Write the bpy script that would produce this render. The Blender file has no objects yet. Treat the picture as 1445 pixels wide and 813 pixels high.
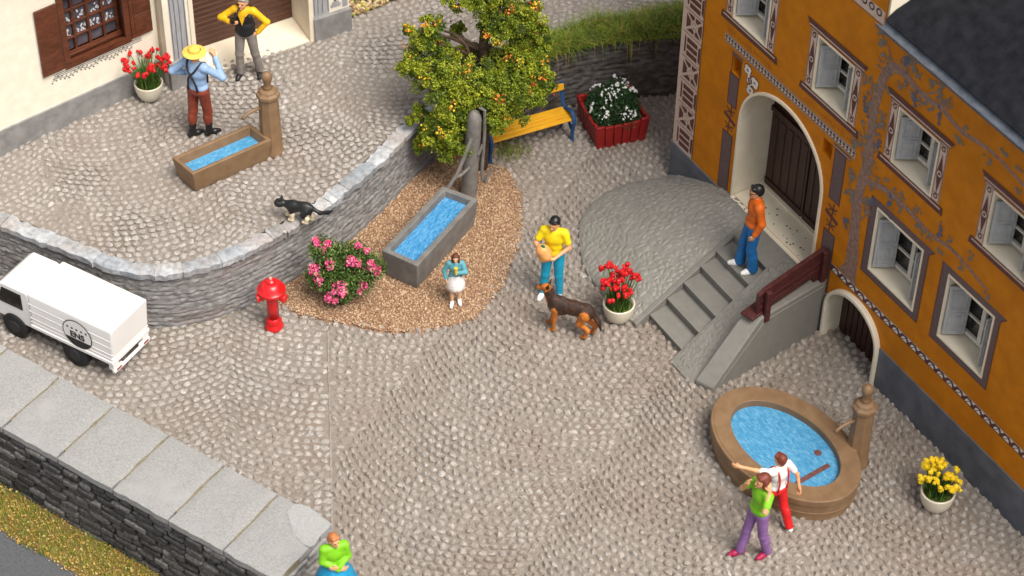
import bpy, bmesh, math, random
import numpy as np
from mathutils import Vector, Matrix, geometry

random.seed(7)
RNG = np.random.default_rng(7)
SC = bpy.context.scene
COL = SC.collection
PI = math.pi
R = math.radians

# ------------------------------------------------------------------ camera
CAM_F, CAM_TH, CAM_RHO, CAM_D = 3300.0, 43.5, 1.2, 36.0
_t, _r = R(CAM_TH), R(CAM_RHO)
C_POS = np.array([0, -CAM_D * math.cos(_t), CAM_D * math.sin(_t)])
C_FWD = np.array([0, math.cos(_t), -math.sin(_t)])
_Rt, _Up = np.array([1.0, 0, 0]), np.array([0, math.sin(_t), math.cos(_t)])
C_X = _Rt * math.cos(_r) + _Up * math.sin(_r)
C_Y = -_Rt * math.sin(_r) + _Up * math.cos(_r)


def at(px, py, z=0.0):
    """the point at height z seen at a pixel of the 1445 x 813 photograph"""
    d = C_FWD * CAM_F + C_X * (px - 722.5) - C_Y * (py - 406.5)
    return Vector(C_POS + d * ((z - C_POS[2]) / d[2]))


def make_camera():
    cd = bpy.data.cameras.new('camera')
    co = bpy.data.objects.new('camera', cd)
    COL.objects.link(co)
    m = Matrix(((C_X[0], C_Y[0], -C_FWD[0], C_POS[0]),
                (C_X[1], C_Y[1], -C_FWD[1], C_POS[1]),
                (C_X[2], C_Y[2], -C_FWD[2], C_POS[2]), (0, 0, 0, 1)))
    co.matrix_world = m
    cd.sensor_width = 36.0
    cd.lens = CAM_F / 1445.0 * 36.0
    cd.clip_end = 500
    cd.dof.use_dof = True
    cd.dof.focus_distance = float((np.array([0.9, -1.0, .6]) - C_POS) @ C_FWD)
    cd.dof.aperture_fstop = 0.60
    SC.camera = co


# ------------------------------------------------------------------ materials
MATS = {}


def _nodes(name):
    m = bpy.data.materials.new(name)
    m.use_nodes = True
    nt = m.node_tree
    b = nt.nodes['Principled BSDF']
    return m, nt, b


def _obj_coord(nt):
    return nt.nodes.new('ShaderNodeTexCoord').outputs['Object']


def _noise(nt, vec, scale, detail=4, rough=.55):
    n = nt.nodes.new('ShaderNodeTexNoise')
    n.inputs['Scale'].default_value = scale
    n.inputs['Detail'].default_value = detail
    n.inputs['Roughness'].default_value = rough
    nt.links.new(vec, n.inputs['Vector'])
    return n


def _ramp(nt, fac, stops):
    r = nt.nodes.new('ShaderNodeValToRGB')
    el = r.color_ramp.elements
    while len(el) < len(stops):
        el.new(.5)
    for e, (p, c) in zip(el, stops):
        e.position = p
        e.color = (*c, 1)
    nt.links.new(fac, r.inputs['Fac'])
    return r


def mat(name, c1, c2=None, scale=6, detail=5, rough=.6, bump=0.0, bscale=40, spec=.4, lo=.35, hi=.65,
        c3=None, s3=2.0, stretch=None, coat=0.0):
    if name in MATS:
        return MATS[name]
    m, nt, b = _nodes(name)
    vec = _obj_coord(nt)
    if stretch:
        mp = nt.nodes.new('ShaderNodeMapping')
        mp.inputs['Scale'].default_value = stretch
        nt.links.new(vec, mp.inputs['Vector'])
        vec = mp.outputs[0]
    if c2 is None:
        c2 = tuple(min(1, x * 1.18) for x in c1)
        c1 = tuple(x * .88 for x in c1)
    n = _noise(nt, vec, scale, detail)
    r = _ramp(nt, n.outputs['Fac'], [(lo, c1), (hi, c2)])
    out = r.outputs['Color']
    if c3 is not None:
        n3 = _noise(nt, vec, s3, 3)
        r3 = _ramp(nt, n3.outputs['Fac'], [(.52, (0, 0, 0)), (.68, (1, 1, 1))])
        mx = nt.nodes.new('ShaderNodeMix')
        mx.data_type = 'RGBA'
        nt.links.new(r3.outputs['Color'], mx.inputs[0])
        nt.links.new(out, mx.inputs[6])
        mx.inputs[7].default_value = (*c3, 1)
        out = mx.outputs[2]
    nt.links.new(out, b.inputs['Base Color'])
    b.inputs['Roughness'].default_value = rough
    b.inputs['Specular IOR Level'].default_value = spec
    b.inputs['Coat Weight'].default_value = coat
    if bump > 0:
        nb = _noise(nt, vec, bscale, 4, .6)
        bp = nt.nodes.new('ShaderNodeBump')
        bp.inputs['Strength'].default_value = min(1, bump)
        bp.inputs['Distance'].default_value = .02
        nt.links.new(nb.outputs['Fac'], bp.inputs['Height'])
        nt.links.new(bp.outputs[0], b.inputs['Normal'])
    MATS[name] = m
    return m


def island_mat(name, stops, rough=.6, nscale=30, namt=.35, bump=.0, bscale=60, spec=.4, trans=0.0, big=None):
    """each separate stone, leaf or grain gets its own tint"""
    if name in MATS:
        return MATS[name]
    m, nt, b = _nodes(name)
    vec = _obj_coord(nt)
    g = nt.nodes.new('ShaderNodeNewGeometry')
    r = _ramp(nt, g.outputs['Random Per Island'], stops)
    n = _noise(nt, vec, nscale, 4)
    k = nt.nodes.new('ShaderNodeMapRange')
    k.inputs['From Min'].default_value = .3
    k.inputs['From Max'].default_value = .7
    k.inputs['To Min'].default_value = 1 - namt
    k.inputs['To Max'].default_value = 1 + namt
    nt.links.new(n.outputs['Fac'], k.inputs['Value'])
    mx = nt.nodes.new('ShaderNodeMix')
    mx.data_type = 'RGBA'
    mx.blend_type = 'MULTIPLY'
    mx.inputs[0].default_value = 1
    nt.links.new(r.outputs['Color'], mx.inputs[6])
    cb = nt.nodes.new('ShaderNodeCombineColor')
    for i in range(3):
        nt.links.new(k.outputs[0], cb.inputs[i])
    nt.links.new(cb.outputs[0], mx.inputs[7])
    out = mx.outputs[2]
    if big:
        nb = _noise(nt, vec, big[0], 3)
        rb = _ramp(nt, nb.outputs['Fac'], [(.42, (0, 0, 0)), (.66, (1, 1, 1))])
        m2 = nt.nodes.new('ShaderNodeMix')
        m2.data_type = 'RGBA'
        m2.blend_type = 'MULTIPLY'
        nt.links.new(rb.outputs['Color'], m2.inputs[0])
        nt.links.new(out, m2.inputs[6])
        m2.inputs[7].default_value = (*big[1], 1)
        out = m2.outputs[2]
    nt.links.new(out, b.inputs['Base Color'])
    b.inputs['Roughness'].default_value = rough
    b.inputs['Specular IOR Level'].default_value = spec
    if trans:
        b.inputs['Subsurface Weight'].default_value = 0
    if bump:
        nb = _noise(nt, vec, bscale, 4, .6)
        bp = nt.nodes.new('ShaderNodeBump')
        bp.inputs['Strength'].default_value = bump
        bp.inputs['Distance'].default_value = .01
        nt.links.new(nb.outputs['Fac'], bp.inputs['Height'])
        nt.links.new(bp.outputs[0], b.inputs['Normal'])
    MATS[name] = m
    return m


# ------------------------------------------------------------------ mesh building
def tag(o, label=None, cat=None, group=None, kind=None):
    if label:
        o['label'] = label
    if cat:
        o['category'] = cat
    if group:
        o['group'] = group
    if kind:
        o['kind'] = kind
    return o


def empty(name, loc=(0, 0, 0), rz=0.0, label=None, cat=None, group=None):
    o = bpy.data.objects.new(name, None)
    COL.objects.link(o)
    o.location = loc
    o.rotation_euler = (0, 0, rz)
    o.empty_display_size = .1
    return tag(o, label, cat, group)


def link_mesh(name, verts, faces, mats, parent=None, mi=None, smooth=True, sharp=35, bevel=0.0, loc=None):
    me = bpy.data.meshes.new(name)
    me.from_pydata([tuple(v) for v in verts], [], faces)
    if not isinstance(mats, (list, tuple)):
        mats = [mats]
    for m in mats:
        me.materials.append(m)
    if mi is not None:
        me.polygons.foreach_set('material_index', np.asarray(mi, np.int32))
    me.update()
    if smooth:
        me.polygons.foreach_set('use_smooth', np.ones(len(me.polygons), bool))
        if sharp is not None:
            me.set_sharp_from_angle(angle=R(sharp))
    o = bpy.data.objects.new(name, me)
    COL.objects.link(o)
    if parent:
        o.parent = parent
    if loc is not None:
        o.location = loc
    if bevel:
        md = o.modifiers.new('bevel', 'BEVEL')
        md.width = bevel
        md.segments = 2
        md.limit_method = 'ANGLE'
        md.angle_limit = R(40)
    return o


def link_np(name, V, F, mats, parent=None, mi=None, smooth=True, sharp=None):
    """V (n,3) array, F (m,k) array of equal-size faces"""
    me = bpy.data.meshes.new(name)
    V = np.asarray(V, np.float32)
    F = np.asarray(F, np.int32)
    k = F.shape[1]
    me.vertices.add(len(V))
    me.vertices.foreach_set('co', V.ravel())
    me.loops.add(F.size)
    me.loops.foreach_set('vertex_index', F.ravel())
    me.polygons.add(len(F))
    me.polygons.foreach_set('loop_start', np.arange(0, F.size, k, dtype=np.int32))
    if not isinstance(mats, (list, tuple)):
        mats = [mats]
    for m in mats:
        me.materials.append(m)
    if mi is not None:
        me.polygons.foreach_set('material_index', np.asarray(mi, np.int32))
    me.update(calc_edges=True)
    me.validate()
    me.polygons.foreach_set('use_smooth', np.full(len(me.polygons), smooth, bool))
    if sharp is not None and smooth:
        me.set_sharp_from_angle(angle=R(sharp))
    o = bpy.data.objects.new(name, me)
    COL.objects.link(o)
    if parent:
        o.parent = parent
    return o


class MB:
    def __init__(s):
        s.v, s.f, s.m = [], [], []

    def add(s, verts, faces, mi=0):
        b = len(s.v)
        s.v += [Vector(v) for v in verts]
        s.f += [tuple(i + b for i in f) for f in faces]
        s.m += [mi] * len(faces)
        return s

    def box(s, c, d, rz=0.0, mi=0, M=None):
        hx, hy, hz = d[0] / 2, d[1] / 2, d[2] / 2
        vs = [Vector((x, y, z)) for z in (-hz, hz) for x, y in ((-hx, -hy), (hx, -hy), (hx, hy), (-hx, hy))]
        if M is None:
            M = Matrix.Rotation(rz, 4, 'Z')
        vs = [M @ v + Vector(c) for v in vs]
        return s.add(vs, [(3, 2, 1, 0), (4, 5, 6, 7), (0, 1, 5, 4), (1, 2, 6, 5), (2, 3, 7, 6), (3, 0, 4, 7)], mi)

    def loft(s, rings, cap0=True, cap1=True, mi=0, closed=True):
        n = len(rings[0])
        vs = [p for r in rings for p in r]
        fs = []
        for i in range(len(rings) - 1):
            for j in range(n if closed else n - 1):
                a, b2 = i * n + j, i * n + (j + 1) % n
                fs.append((a, b2, b2 + n, a + n))
        if cap0:
            fs.append(tuple(reversed(range(n))))
        if cap1:
            fs.append(tuple(range((len(rings) - 1) * n, len(rings) * n)))
        return s.add(vs, fs, mi)

    def prism(s, poly, z0, z1, mi=0, top=None):
        top = top or poly
        return s.loft([[(x, y, z0) for x, y in poly], [(x, y, z1) for x, y in top]], mi=mi)

    def lathe(s, prof, n=24, c=(0, 0, 0), mi=0, cap0=True, cap1=True, ph=0.0, ex=1.0):
        rings = [[(c[0] + r * ex * math.cos(ph + 2 * PI * k / n), c[1] + r * math.sin(ph + 2 * PI * k / n), c[2] + z) for k in range(n)]
                 for r, z in prof]
        return s.loft(rings, cap0, cap1, mi)

    def tube(s, pts, rad, n=8, mi=0):
        pts = [Vector(p) for p in pts]
        if not hasattr(rad, '__len__'):
            rad = [rad] * len(pts)
        rings = []
        ref = None
        for i, p in enumerate(pts):
            d = (pts[min(i + 1, len(pts) - 1)] - pts[max(i - 1, 0)]).normalized()
            if ref is None:
                ref = Vector((0, 0, 1)) if abs(d.z) < .9 else Vector((1, 0, 0))
            u = d.cross(ref).normalized()
            w = u.cross(d).normalized()
            ref = w
            rings.append([p + (u * math.cos(2 * PI * k / n) + w * math.sin(2 * PI * k / n)) * rad[i] for k in range(n)])
        return s.loft(rings, True, True, mi)

    def poly(s, pts, mi=0):
        return s.add(pts, [tuple(range(len(pts)))], mi)

    def build(s, name, mats, parent=None, **kw):
        return link_mesh(name, s.v, s.f, mats, parent, s.m, **kw)


def ico(r=1.0, sub=1):
    bm = bmesh.new()
    bmesh.ops.create_icosphere(bm, subdivisions=sub, radius=r)
    V = np.array([v.co[:] for v in bm.verts])
    F = np.array([[v.index for v in f.verts] for f in bm.faces])
    bm.free()
    return V, F


def scatter(base_v, base_f, pos, scale, rot=None, sc3=None):
    """stamp a small base mesh at many places; rot = (n,3,3)"""
    n = len(pos)
    B = np.broadcast_to(base_v, (n, *base_v.shape)).copy()
    if sc3 is not None:
        B *= sc3[:, None, :]
    B *= np.asarray(scale).reshape(-1, 1, 1)
    if rot is not None:
        B = np.einsum('nij,nkj->nki', rot, B)
    B += np.asarray(pos)[:, None, :]
    F = (base_f[None] + (np.arange(n) * len(base_v))[:, None, None]).reshape(-1, base_f.shape[1])
    return B.reshape(-1, 3), F


def rand_rot(n, rng=RNG):
    q = rng.normal(size=(n, 4))
    q /= np.linalg.norm(q, axis=1)[:, None]
    w, x, y, z = q.T
    return np.stack([np.stack([1 - 2 * (y * y + z * z), 2 * (x * y - z * w), 2 * (x * z + y * w)], 1),
                     np.stack([2 * (x * y + z * w), 1 - 2 * (x * x + z * z), 2 * (y * z - x * w)], 1),
                     np.stack([2 * (x * z - y * w), 2 * (y * z + x * w), 1 - 2 * (x * x + y * y)], 1)], 1)


def rotz(a):
    c, s_, z, o = np.cos(a), np.sin(a), np.zeros_like(a), np.ones_like(a)
    return np.stack([np.stack([c, -s_, z], 1), np.stack([s_, c, z], 1), np.stack([z, z, o], 1)], 1)


def in_poly(P, poly):
    x, y = P[:, 0], P[:, 1]
    r = np.zeros(len(P), bool)
    n = len(poly)
    for i in range(n):
        x1, y1 = poly[i][:2]
        x2, y2 = poly[(i + 1) % n][:2]
        c = ((y1 > y) != (y2 > y)) & (x < (x2 - x1) * (y - y1) / (y2 - y1 + 1e-12) + x1)
        r ^= c
    return r


def spline(pts, n):
    """Catmull-Rom through 2d/3d points, n samples"""
    P = np.array([list(p) for p in pts], float)
    P = np.vstack([2 * P[0] - P[1], P, 2 * P[-1] - P[-2]])
    m = len(P) - 3
    out = []
    for u in np.linspace(0, m - 1e-9, n):
        i = int(u)
        t = u - i
        a, b, c, d = P[i:i + 4]
        out.append(.5 * ((2 * b) + (-a + c) * t + (2 * a - 5 * b + 4 * c - d) * t * t + (-a + 3 * b - 3 * c + d) * t ** 3))
    return np.array(out)


def resample(P, step):
    d = np.r_[0, np.cumsum(np.linalg.norm(np.diff(P, axis=0), axis=1))]
    n = max(2, int(round(d[-1] / step)) + 1)
    u = np.linspace(0, d[-1], n)
    return np.stack([np.interp(u, d, P[:, k]) for k in range(P.shape[1])], 1), u


def vnoise(x, y, seed=0):
    """cheap smooth value noise, about -1..1"""
    r = np.random.default_rng(seed).random((64, 64)) * 2 - 1
    xi, yi = np.floor(x).astype(int), np.floor(y).astype(int)
    fx, fy = x - xi, y - yi
    fx, fy = fx * fx * (3 - 2 * fx), fy * fy * (3 - 2 * fy)
    g = lambda a, b: r[a % 64, b % 64]
    return (g(xi, yi) * (1 - fx) + g(xi + 1, yi) * fx) * (1 - fy) + (g(xi, yi + 1) * (1 - fx) + g(xi + 1, yi + 1) * fx) * fy


def grid_faces(nu, nv):
    i, j = np.meshgrid(np.arange(nu - 1), np.arange(nv - 1), indexing='ij')
    a = (i * nv + j).ravel()
    return np.stack([a, a + nv, a + nv + 1, a + 1], 1)


# ------------------------------------------------------------------ signed-distance bodies
class SDF:
    """a body of smoothly joined tapered capsules and ellipsoids, meshed as ONE surface"""

    def __init__(s, k=.03):
        s.p, s.k = [], k

    def cap(s, a, b, ra, rb=None, lab=0, k=None):
        s.p.append(('c', np.array(a, float), np.array(b, float), ra, ra if rb is None else rb, lab, k))
        return s

    def ell(s, c, r, lab=0, rot=None, k=None):
        rm = np.eye(3) if rot is None else np.array(rot.to_3x3() if hasattr(rot, 'to_3x3') else rot)
        s.p.append(('e', np.array(c, float), np.array(r, float), rm, None, lab, k))
        return s

    def mesh(s, h=.01):
        lo, hi = np.full(3, 1e9), np.full(3, -1e9)
        for p in s.p:
            if p[0] == 'c':
                r = max(p[3], p[4])
                a, b = np.minimum(p[1], p[2]) - r, np.maximum(p[1], p[2]) + r
            else:
                a, b = p[1] - p[2].max(), p[1] + p[2].max()
            lo, hi = np.minimum(lo, a), np.maximum(hi, b)
        lo -= 3 * h
        n = np.ceil((hi + 3 * h - lo) / h).astype(int)
        D = np.full(n, .3, np.float32)
        Lb = np.zeros(n, np.int16)
        Lm = np.full(n, 9., np.float32)
        ax = [lo[i] + h * np.arange(n[i]) for i in range(3)]
        for p in s.p:
            k = p[6] if p[6] is not None else s.k
            pad = k * 1.5 + 4 * h
            if p[0] == 'c':
                r = max(p[3], p[4])
                a, b = np.minimum(p[1], p[2]) - r - pad, np.maximum(p[1], p[2]) + r + pad
            else:
                a, b = p[1] - p[2].max() - pad, p[1] + p[2].max() + pad
            i0 = np.clip(np.floor((a - lo) / h).astype(int), 0, n - 1)
            i1 = np.clip(np.ceil((b - lo) / h).astype(int) + 1, 1, n)
            sl = tuple(slice(i0[i], i1[i]) for i in range(3))
            X, Y, Z = np.meshgrid(*[ax[i][sl[i]] for i in range(3)], indexing='ij')
            Q = np.stack([X, Y, Z], -1)
            if p[0] == 'c':
                ab = p[2] - p[1]
                t = np.clip(((Q - p[1]) @ ab) / max(ab @ ab, 1e-9), 0, 1)
                d = np.linalg.norm(Q - p[1] - t[..., None] * ab, axis=-1) - (p[3] + (p[4] - p[3]) * t)
            else:
                q = (Q - p[1]) @ p[3]
                k0 = np.linalg.norm(q / p[2], axis=-1)
                k1 = np.linalg.norm(q / p[2] ** 2, axis=-1)
                d = k0 * (k0 - 1) / np.maximum(k1, 1e-6)
                d = np.where(k0 < 1e-3, -p[2].min(), d)
            o = D[sl]
            hh = np.clip(.5 + .5 * (o - d) / k, 0, 1)
            D[sl] = o + (d - o) * hh - k * hh * (1 - hh)
            w = d < Lm[sl]
            Lm[sl] = np.where(w, d, Lm[sl])
            Lb[sl] = np.where(w, p[5], Lb[sl])
        S = D < 0
        c = [S[i:n[0] - 1 + i, j:n[1] - 1 + j, l:n[2] - 1 + l] for i in (0, 1) for j in (0, 1) for l in (0, 1)]
        cnt = sum(x.astype(np.int8) for x in c)
        act = (cnt > 0) & (cnt < 8)
        I = np.argwhere(act)
        acc = np.zeros((len(I), 3))
        num = np.zeros(len(I))
        for axs in range(3):
            o1, o2 = [x for x in range(3) if x != axs]
            for u in (0, 1):
                for v in (0, 1):
                    o = np.zeros(3, int)
                    o[o1], o[o2] = u, v
                    A = I + o
                    B = A.copy()
                    B[:, axs] += 1
                    da, db = D[tuple(A.T)], D[tuple(B.T)]
                    m = (da < 0) != (db < 0)
                    t = np.where(m, da / np.where(m, da - db, 1), 0)
                    pt = A.astype(float)
                    pt[:, axs] += t
                    acc += pt * m[:, None]
                    num += m
        V = lo + h * acc / num[:, None]
        idx = np.full(act.shape, -1, np.int64)
        idx[tuple(I.T)] = np.arange(len(I))
        F, ml = [], []
        for axs in range(3):
            sa = [slice(1, -1)] * 3
            sa[axs] = slice(0, -1)
            sb = list(sa)
            sb[axs] = slice(1, None)
            ch = S[tuple(sa)] != S[tuple(sb)]
            E = np.argwhere(ch)
            off = np.ones(3, int)
            off[axs] = 0
            E = E + off
            o1, o2 = (axs + 1) % 3, (axs + 2) % 3
            d1, d2 = np.zeros(3, int), np.zeros(3, int)
            d1[o1], d2[o2] = 1, 1
            g = lambda q: idx[tuple(q.T)]
            quad = np.stack([g(E - d1 - d2), g(E - d2), g(E), g(E - d1)], 1)
            fl = ~S[tuple(E.T)]
            quad[fl] = quad[fl][:, ::-1]
            F.append(quad)
            ml.append(Lb[tuple(E.T)])
        F, ml = np.vstack(F), np.concatenate(ml)
        ok = (F >= 0).all(1)
        return V, F[ok], ml[ok]

    def build(s, name, mats, parent=None, h=.01, smooth_it=1):
        V, F, ml = s.mesh(h)
        o = link_np(name, V, F, mats, parent, ml)
        if smooth_it:
            md = o.modifiers.new('smooth', 'SMOOTH')
            md.factor = .5
            md.iterations = smooth_it
        return o

# ================================================================== SETTING
TH = 1.08                                                      # height of the upper terrace
M_GROUT = mat('cobble_grout', (.215, .184, .157), (.29, .255, .22), scale=12, rough=.7, bump=.6, bscale=70,
              c3=(.225, .18, .145), s3=.9)
M_STONE = island_mat('cobble_stone', [(0, (.285, .25, .22)), (.5, (.335, .30, .268)), (.93, (.37, .335, .305)), (1, (.44, .41, .38))],
                     rough=.42, nscale=34, namt=.28, bump=.9, bscale=80, spec=.6, big=(.6, (.86, .79, .73)))
M_STONE2 = island_mat('cobble_stone_grey', [(0, (.295, .265, .24)), (.5, (.335, .305, .28)), (.9, (.37, .34, .315)), (1, (.45, .425, .40))],
                      rough=.42, nscale=34, namt=.30, bump=.9, bscale=80, spec=.55, big=(.8, (.86, .82, .79)))


def arc_sites(x0, x1, y0, y1, colw, Rr, pitch, gap, ang, seed):
    """centres and headings of stones laid in segmental arcs"""
    rng = np.random.default_rng(seed)
    half = math.asin(colw / 2 / Rr)
    ca, sa = math.cos(ang), math.sin(ang)
    cx, cy = (x0 + x1) / 2, (y0 + y1) / 2
    ext = math.hypot(x1 - x0, y1 - y0) / 2 + 1
    out = []
    for c in range(int(-ext / colw) - 1, int(ext / colw) + 2):
        xc = c * colw + colw * .37
        sh = rng.uniform(0, gap)
        nphi = int(2 * half * Rr / pitch)
        for k in range(int(-ext / gap) - 6, int(ext / gap) + 6):
            ph = (np.arange(nphi) + rng.uniform(0, 1)) / nphi * 2 * half - half
            ph = ph + rng.normal(0, .035 * pitch / Rr, nphi)
            lx = xc + Rr * np.sin(ph)
            ly = k * gap + sh + Rr * (1 - np.cos(ph))
            X = cx + lx * ca - ly * sa
            Y = cy + lx * sa + ly * ca
            out.append(np.stack([X, Y, ph + ang, np.cos(ph)], 1))
    S = np.vstack(out)
    return S[(S[:, 0] > x0) & (S[:, 0] < x1) & (S[:, 1] > y0) & (S[:, 1] < y1)]


def stone_mesh(S, zfun, size, hgt, seed, tiltx=.10):
    """one low irregular sett per site, all in one array"""
    rng = np.random.default_rng(seed)
    n, k = len(S), 8
    ringr = [1.0, .80, .50, .22]
    ringz = [-.12, .42, .82, 1.0]
    a = (np.arange(k) + .5) / k * 2 * PI
    sq = 1 / np.maximum(np.abs(np.cos(a)), np.abs(np.sin(a))) ** .45
    V = np.zeros((n, 4 * k + 1, 3))
    jit = 1 + rng.normal(0, .13, (n, k))
    sx = size[0] * rng.uniform(.92, 1.08, n) / 2
    sy = size[1] * rng.uniform(.92, 1.08, n) / 2 * np.clip(S[:, 3], .72, 1)
    hz = hgt * rng.uniform(.75, 1.3, n)
    ox, oy = rng.normal(0, .11, n), rng.normal(0, .11, n)
    th = S[:, 2] + rng.normal(0, .12, n)
    c, s_ = np.cos(th), np.sin(th)
    tx, ty = rng.normal(0, tiltx, n), rng.normal(0, tiltx, n)
    for q in range(4):
        rr = ringr[q] * (1 + rng.normal(0, .07, (n, k)))
        lx = (np.cos(a) * sq) * jit * rr * sx[:, None] + (1 - ringr[q]) * ox[:, None] * sx[:, None]
        ly = (np.sin(a) * sq) * jit * rr * sy[:, None] + (1 - ringr[q]) * oy[:, None] * sy[:, None]
        lz = ringz[q] * hz[:, None] * (1 + rng.normal(0, .17, (n, k))) + (tx[:, None] * lx + ty[:, None] * ly) * (q > 0)
        V[:, q * k:(q + 1) * k, 0] = S[:, 0:1] + lx * c[:, None] - ly * s_[:, None]
        V[:, q * k:(q + 1) * k, 1] = S[:, 1:2] + lx * s_[:, None] + ly * c[:, None]
        V[:, q * k:(q + 1) * k, 2] = lz
    V[:, -1, 0] = V[:, 3 * k:4 * k, 0].mean(1)
    V[:, -1, 1] = V[:, 3 * k:4 * k, 1].mean(1)
    V[:, -1, 2] = hz * 1.0
    V[:, :, 2] += zfun(V[:, :, 0], V[:, :, 1])
    fs = []
    for q in range(3):
        for j in range(k):
            fs.append((q * k + j, q * k + (j + 1) % k, (q + 1) * k + (j + 1) % k, (q + 1) * k + j))
    F4 = np.array(fs)
    F3 = np.array([(3 * k + j, 3 * k + (j + 1) % k, 4 * k, 4 * k) for j in range(k)])
    off = (np.arange(n) * (4 * k + 1))[:, None, None]
    return V.reshape(-1, 3), (F4[None] + off).reshape(-1, 4), (F3[None, :, :3] + off).reshape(-1, 3)


def paving(name, poly, z, S, size, hgt, seed, mats, holes=(), skirt=None, und=.012):
    zf = lambda x, y: z + und * vnoise(x * .9 + 7, y * .9 + 3, seed) + und * .4 * vnoise(x * 3.1, y * 3.1, seed + 1)
    S = S[in_poly(S, poly)]
    for hpoly in holes:
        S = S[~in_poly(S, hpoly)]
    V, F4, F3 = stone_mesh(S, zf, size, hgt, seed)
    # base sheet: fine grid so that the bed undulates with the stones
    tess = geometry.tessellate_polygon([[Vector((x, y, 0)) for x, y in poly]])
    nb = len(V)
    B = [(x, y, z - .004) for x, y in poly]
    tri = [tuple(nb + i for i in t) for t in tess]
    extra = []
    if skirt is not None:
        m = len(poly)
        B += [(x, y, skirt) for x, y in poly]
        for i in range(m):
            a, b = nb + i, nb + (i + 1) % m
            tri += [(a, b, b + m), (a, b + m, a + m)]
    V = np.vstack([V, np.array(B)])
    T = np.vstack([F4[:, [0, 1, 2]], F4[:, [0, 2, 3]], F3, np.array(tri)])
    mi = np.r_[np.zeros(len(F4) * 2 + len(F3), int), np.ones(len(tri), int)]
    # orient base triangles upwards
    t0 = len(F4) * 2 + len(F3)
    P = V[T[t0:]]
    nz = np.cross(P[:, 1] - P[:, 0], P[:, 2] - P[:, 0])[:, 2]
    fl = nz < -1e-9
    T[t0:][fl] = T[t0:][fl][:, ::-1]
    o = link_np(name, V, T, mats, None, mi, True, 26)
    tag(o, kind='structure')
    return o


# outline of the terrace: outer (plaza side) top edge, from far left round to the orange house
T_OUT = [(-13, 2.2), (-10.2, 1.25), (-8.6, .45), (-7.3, -.2), (-6.42, -.64), (-5.99, -.87), (-5.45, -1.0), (-4.89, -.95), (-4.24, -.66), (-3.46, -.05),
         (-2.76, .69), (-2.16, 1.54), (-1.6, 2.51), (-1.0, 3.2), (-.3, 3.74), (.47, 4.22), (.93, 4.48), (1.63, 4.70), (2.75, 4.88), (4.2, 4.95), (7, 4.9)]
T_PATH = spline(T_OUT, 420)
T_PATH, T_U = resample(T_PATH, .035)
_tan = np.gradient(T_PATH, axis=0)
_tan /= np.linalg.norm(_tan, axis=1)[:, None]
T_NOR = np.stack([_tan[:, 1], -_tan[:, 0]], 1)                 # towards the plaza
COPE_END = int(np.argmin(np.hypot(T_PATH[:, 0] + .25, T_PATH[:, 1] - 3.78)))


def ground_and_plaza():
    g = MB()
    g.poly([(-70, -70, -1.02), (70, -70, -1.02), (70, 90, -1.02), (-70, 90, -1.02)])
    tag(g.build('ground', mat('base_ground', (.16, .155, .15), (.2, .195, .185), scale=2, rough=.9)), kind='structure')
    poly = [(-16, 2.6), (-11.5, .7), (-2.62, -5.07), (-3.02, -5.9), (-5.2, -10.5), (15, -10.5), (15, 9), (-16, 9)]
    holes = [list(map(tuple, T_PATH + T_NOR * -.25)) + [(9, 9), (-14, 9)],
             [(2.95, 2.85), (5.04, -.70), (6.60, -3.10), (9.9, -8.4), (14, -6), (14, 9), (3, 6)]]
    # left of the moulding seam the setts are flatter
    SL = arc_sites(-11, -2.4, -7, 2.5, 2.9, 2.2, .140, .128, .06, 3)
    seam = lambda y: -2.77 + (-.89 - y) * .086
    SL = SL[SL[:, 0] < seam(SL[:, 1]) - .045]
    SR = arc_sites(-3.2, 9.5, -8.3, 6, 3.3, 2.45, .136, .132, -.50, 4)
    SR = SR[SR[:, 0] > seam(SR[:, 1]) + .045]
    for nm, S, hg, sd_, pl in (('plaza_paving', SR, .047, 11, 1), ('plaza_paving', SL, .028, 12, 0)):
        if pl:
            paving(nm, poly, 0.0, S, (.128, .100), hg, sd_, [M_STONE, M_GROUT], holes, skirt=-1.1)
        else:
            V, F4, F3 = None, None, None
            S = S[in_poly(S, poly)]
            S = S[~in_poly(S, holes[0])]
            V, F4, F3 = stone_mesh(S, lambda x, y: .010 * vnoise(x * .9 + 7, y * .9 + 3, 11) + .006, (.134, .104), hg, sd_)
            T = np.vstack([F4[:, [0, 1, 2]], F4[:, [0, 2, 3]], F3])
            o = link_np('plaza_paving', V, T, [M_STONE2], None, None, True, 26)
            tag(o, kind='structure')
    # raised ridge of the seam between the two sheets
    mb = MB()
    ys = np.linspace(-.6, -8, 90)
    rng = np.random.default_rng(5)
    mb.tube([(seam(y) + rng.normal(0, .004), y, -.006 + rng.normal(0, .003)) for y in ys], .021, 6)
    tag(mb.build('paving_seam', mat('seam_stone', (.22, .19, .165), (.33, .30, .27), scale=14, rough=.7), smooth=True), kind='structure')


def terrace():
    inner = T_PATH - T_NOR * .22
    a = int(np.argmin(np.abs(T_PATH[:, 0] + 12)))
    poly = [tuple(p) for p in inner[a::6]] + [(9, 6), (9, 22), (-14, 22)]
    S = arc_sites(-9.5, 4.5, -1.3, 9.0, 2.5, 1.9, .130, .122, .35, 6)
    o = paving('terrace_paving', poly, TH, S, (.122, .100), .028, 13, [M_STONE2, M_GROUT], (), None, und=.02)
    return o


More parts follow.
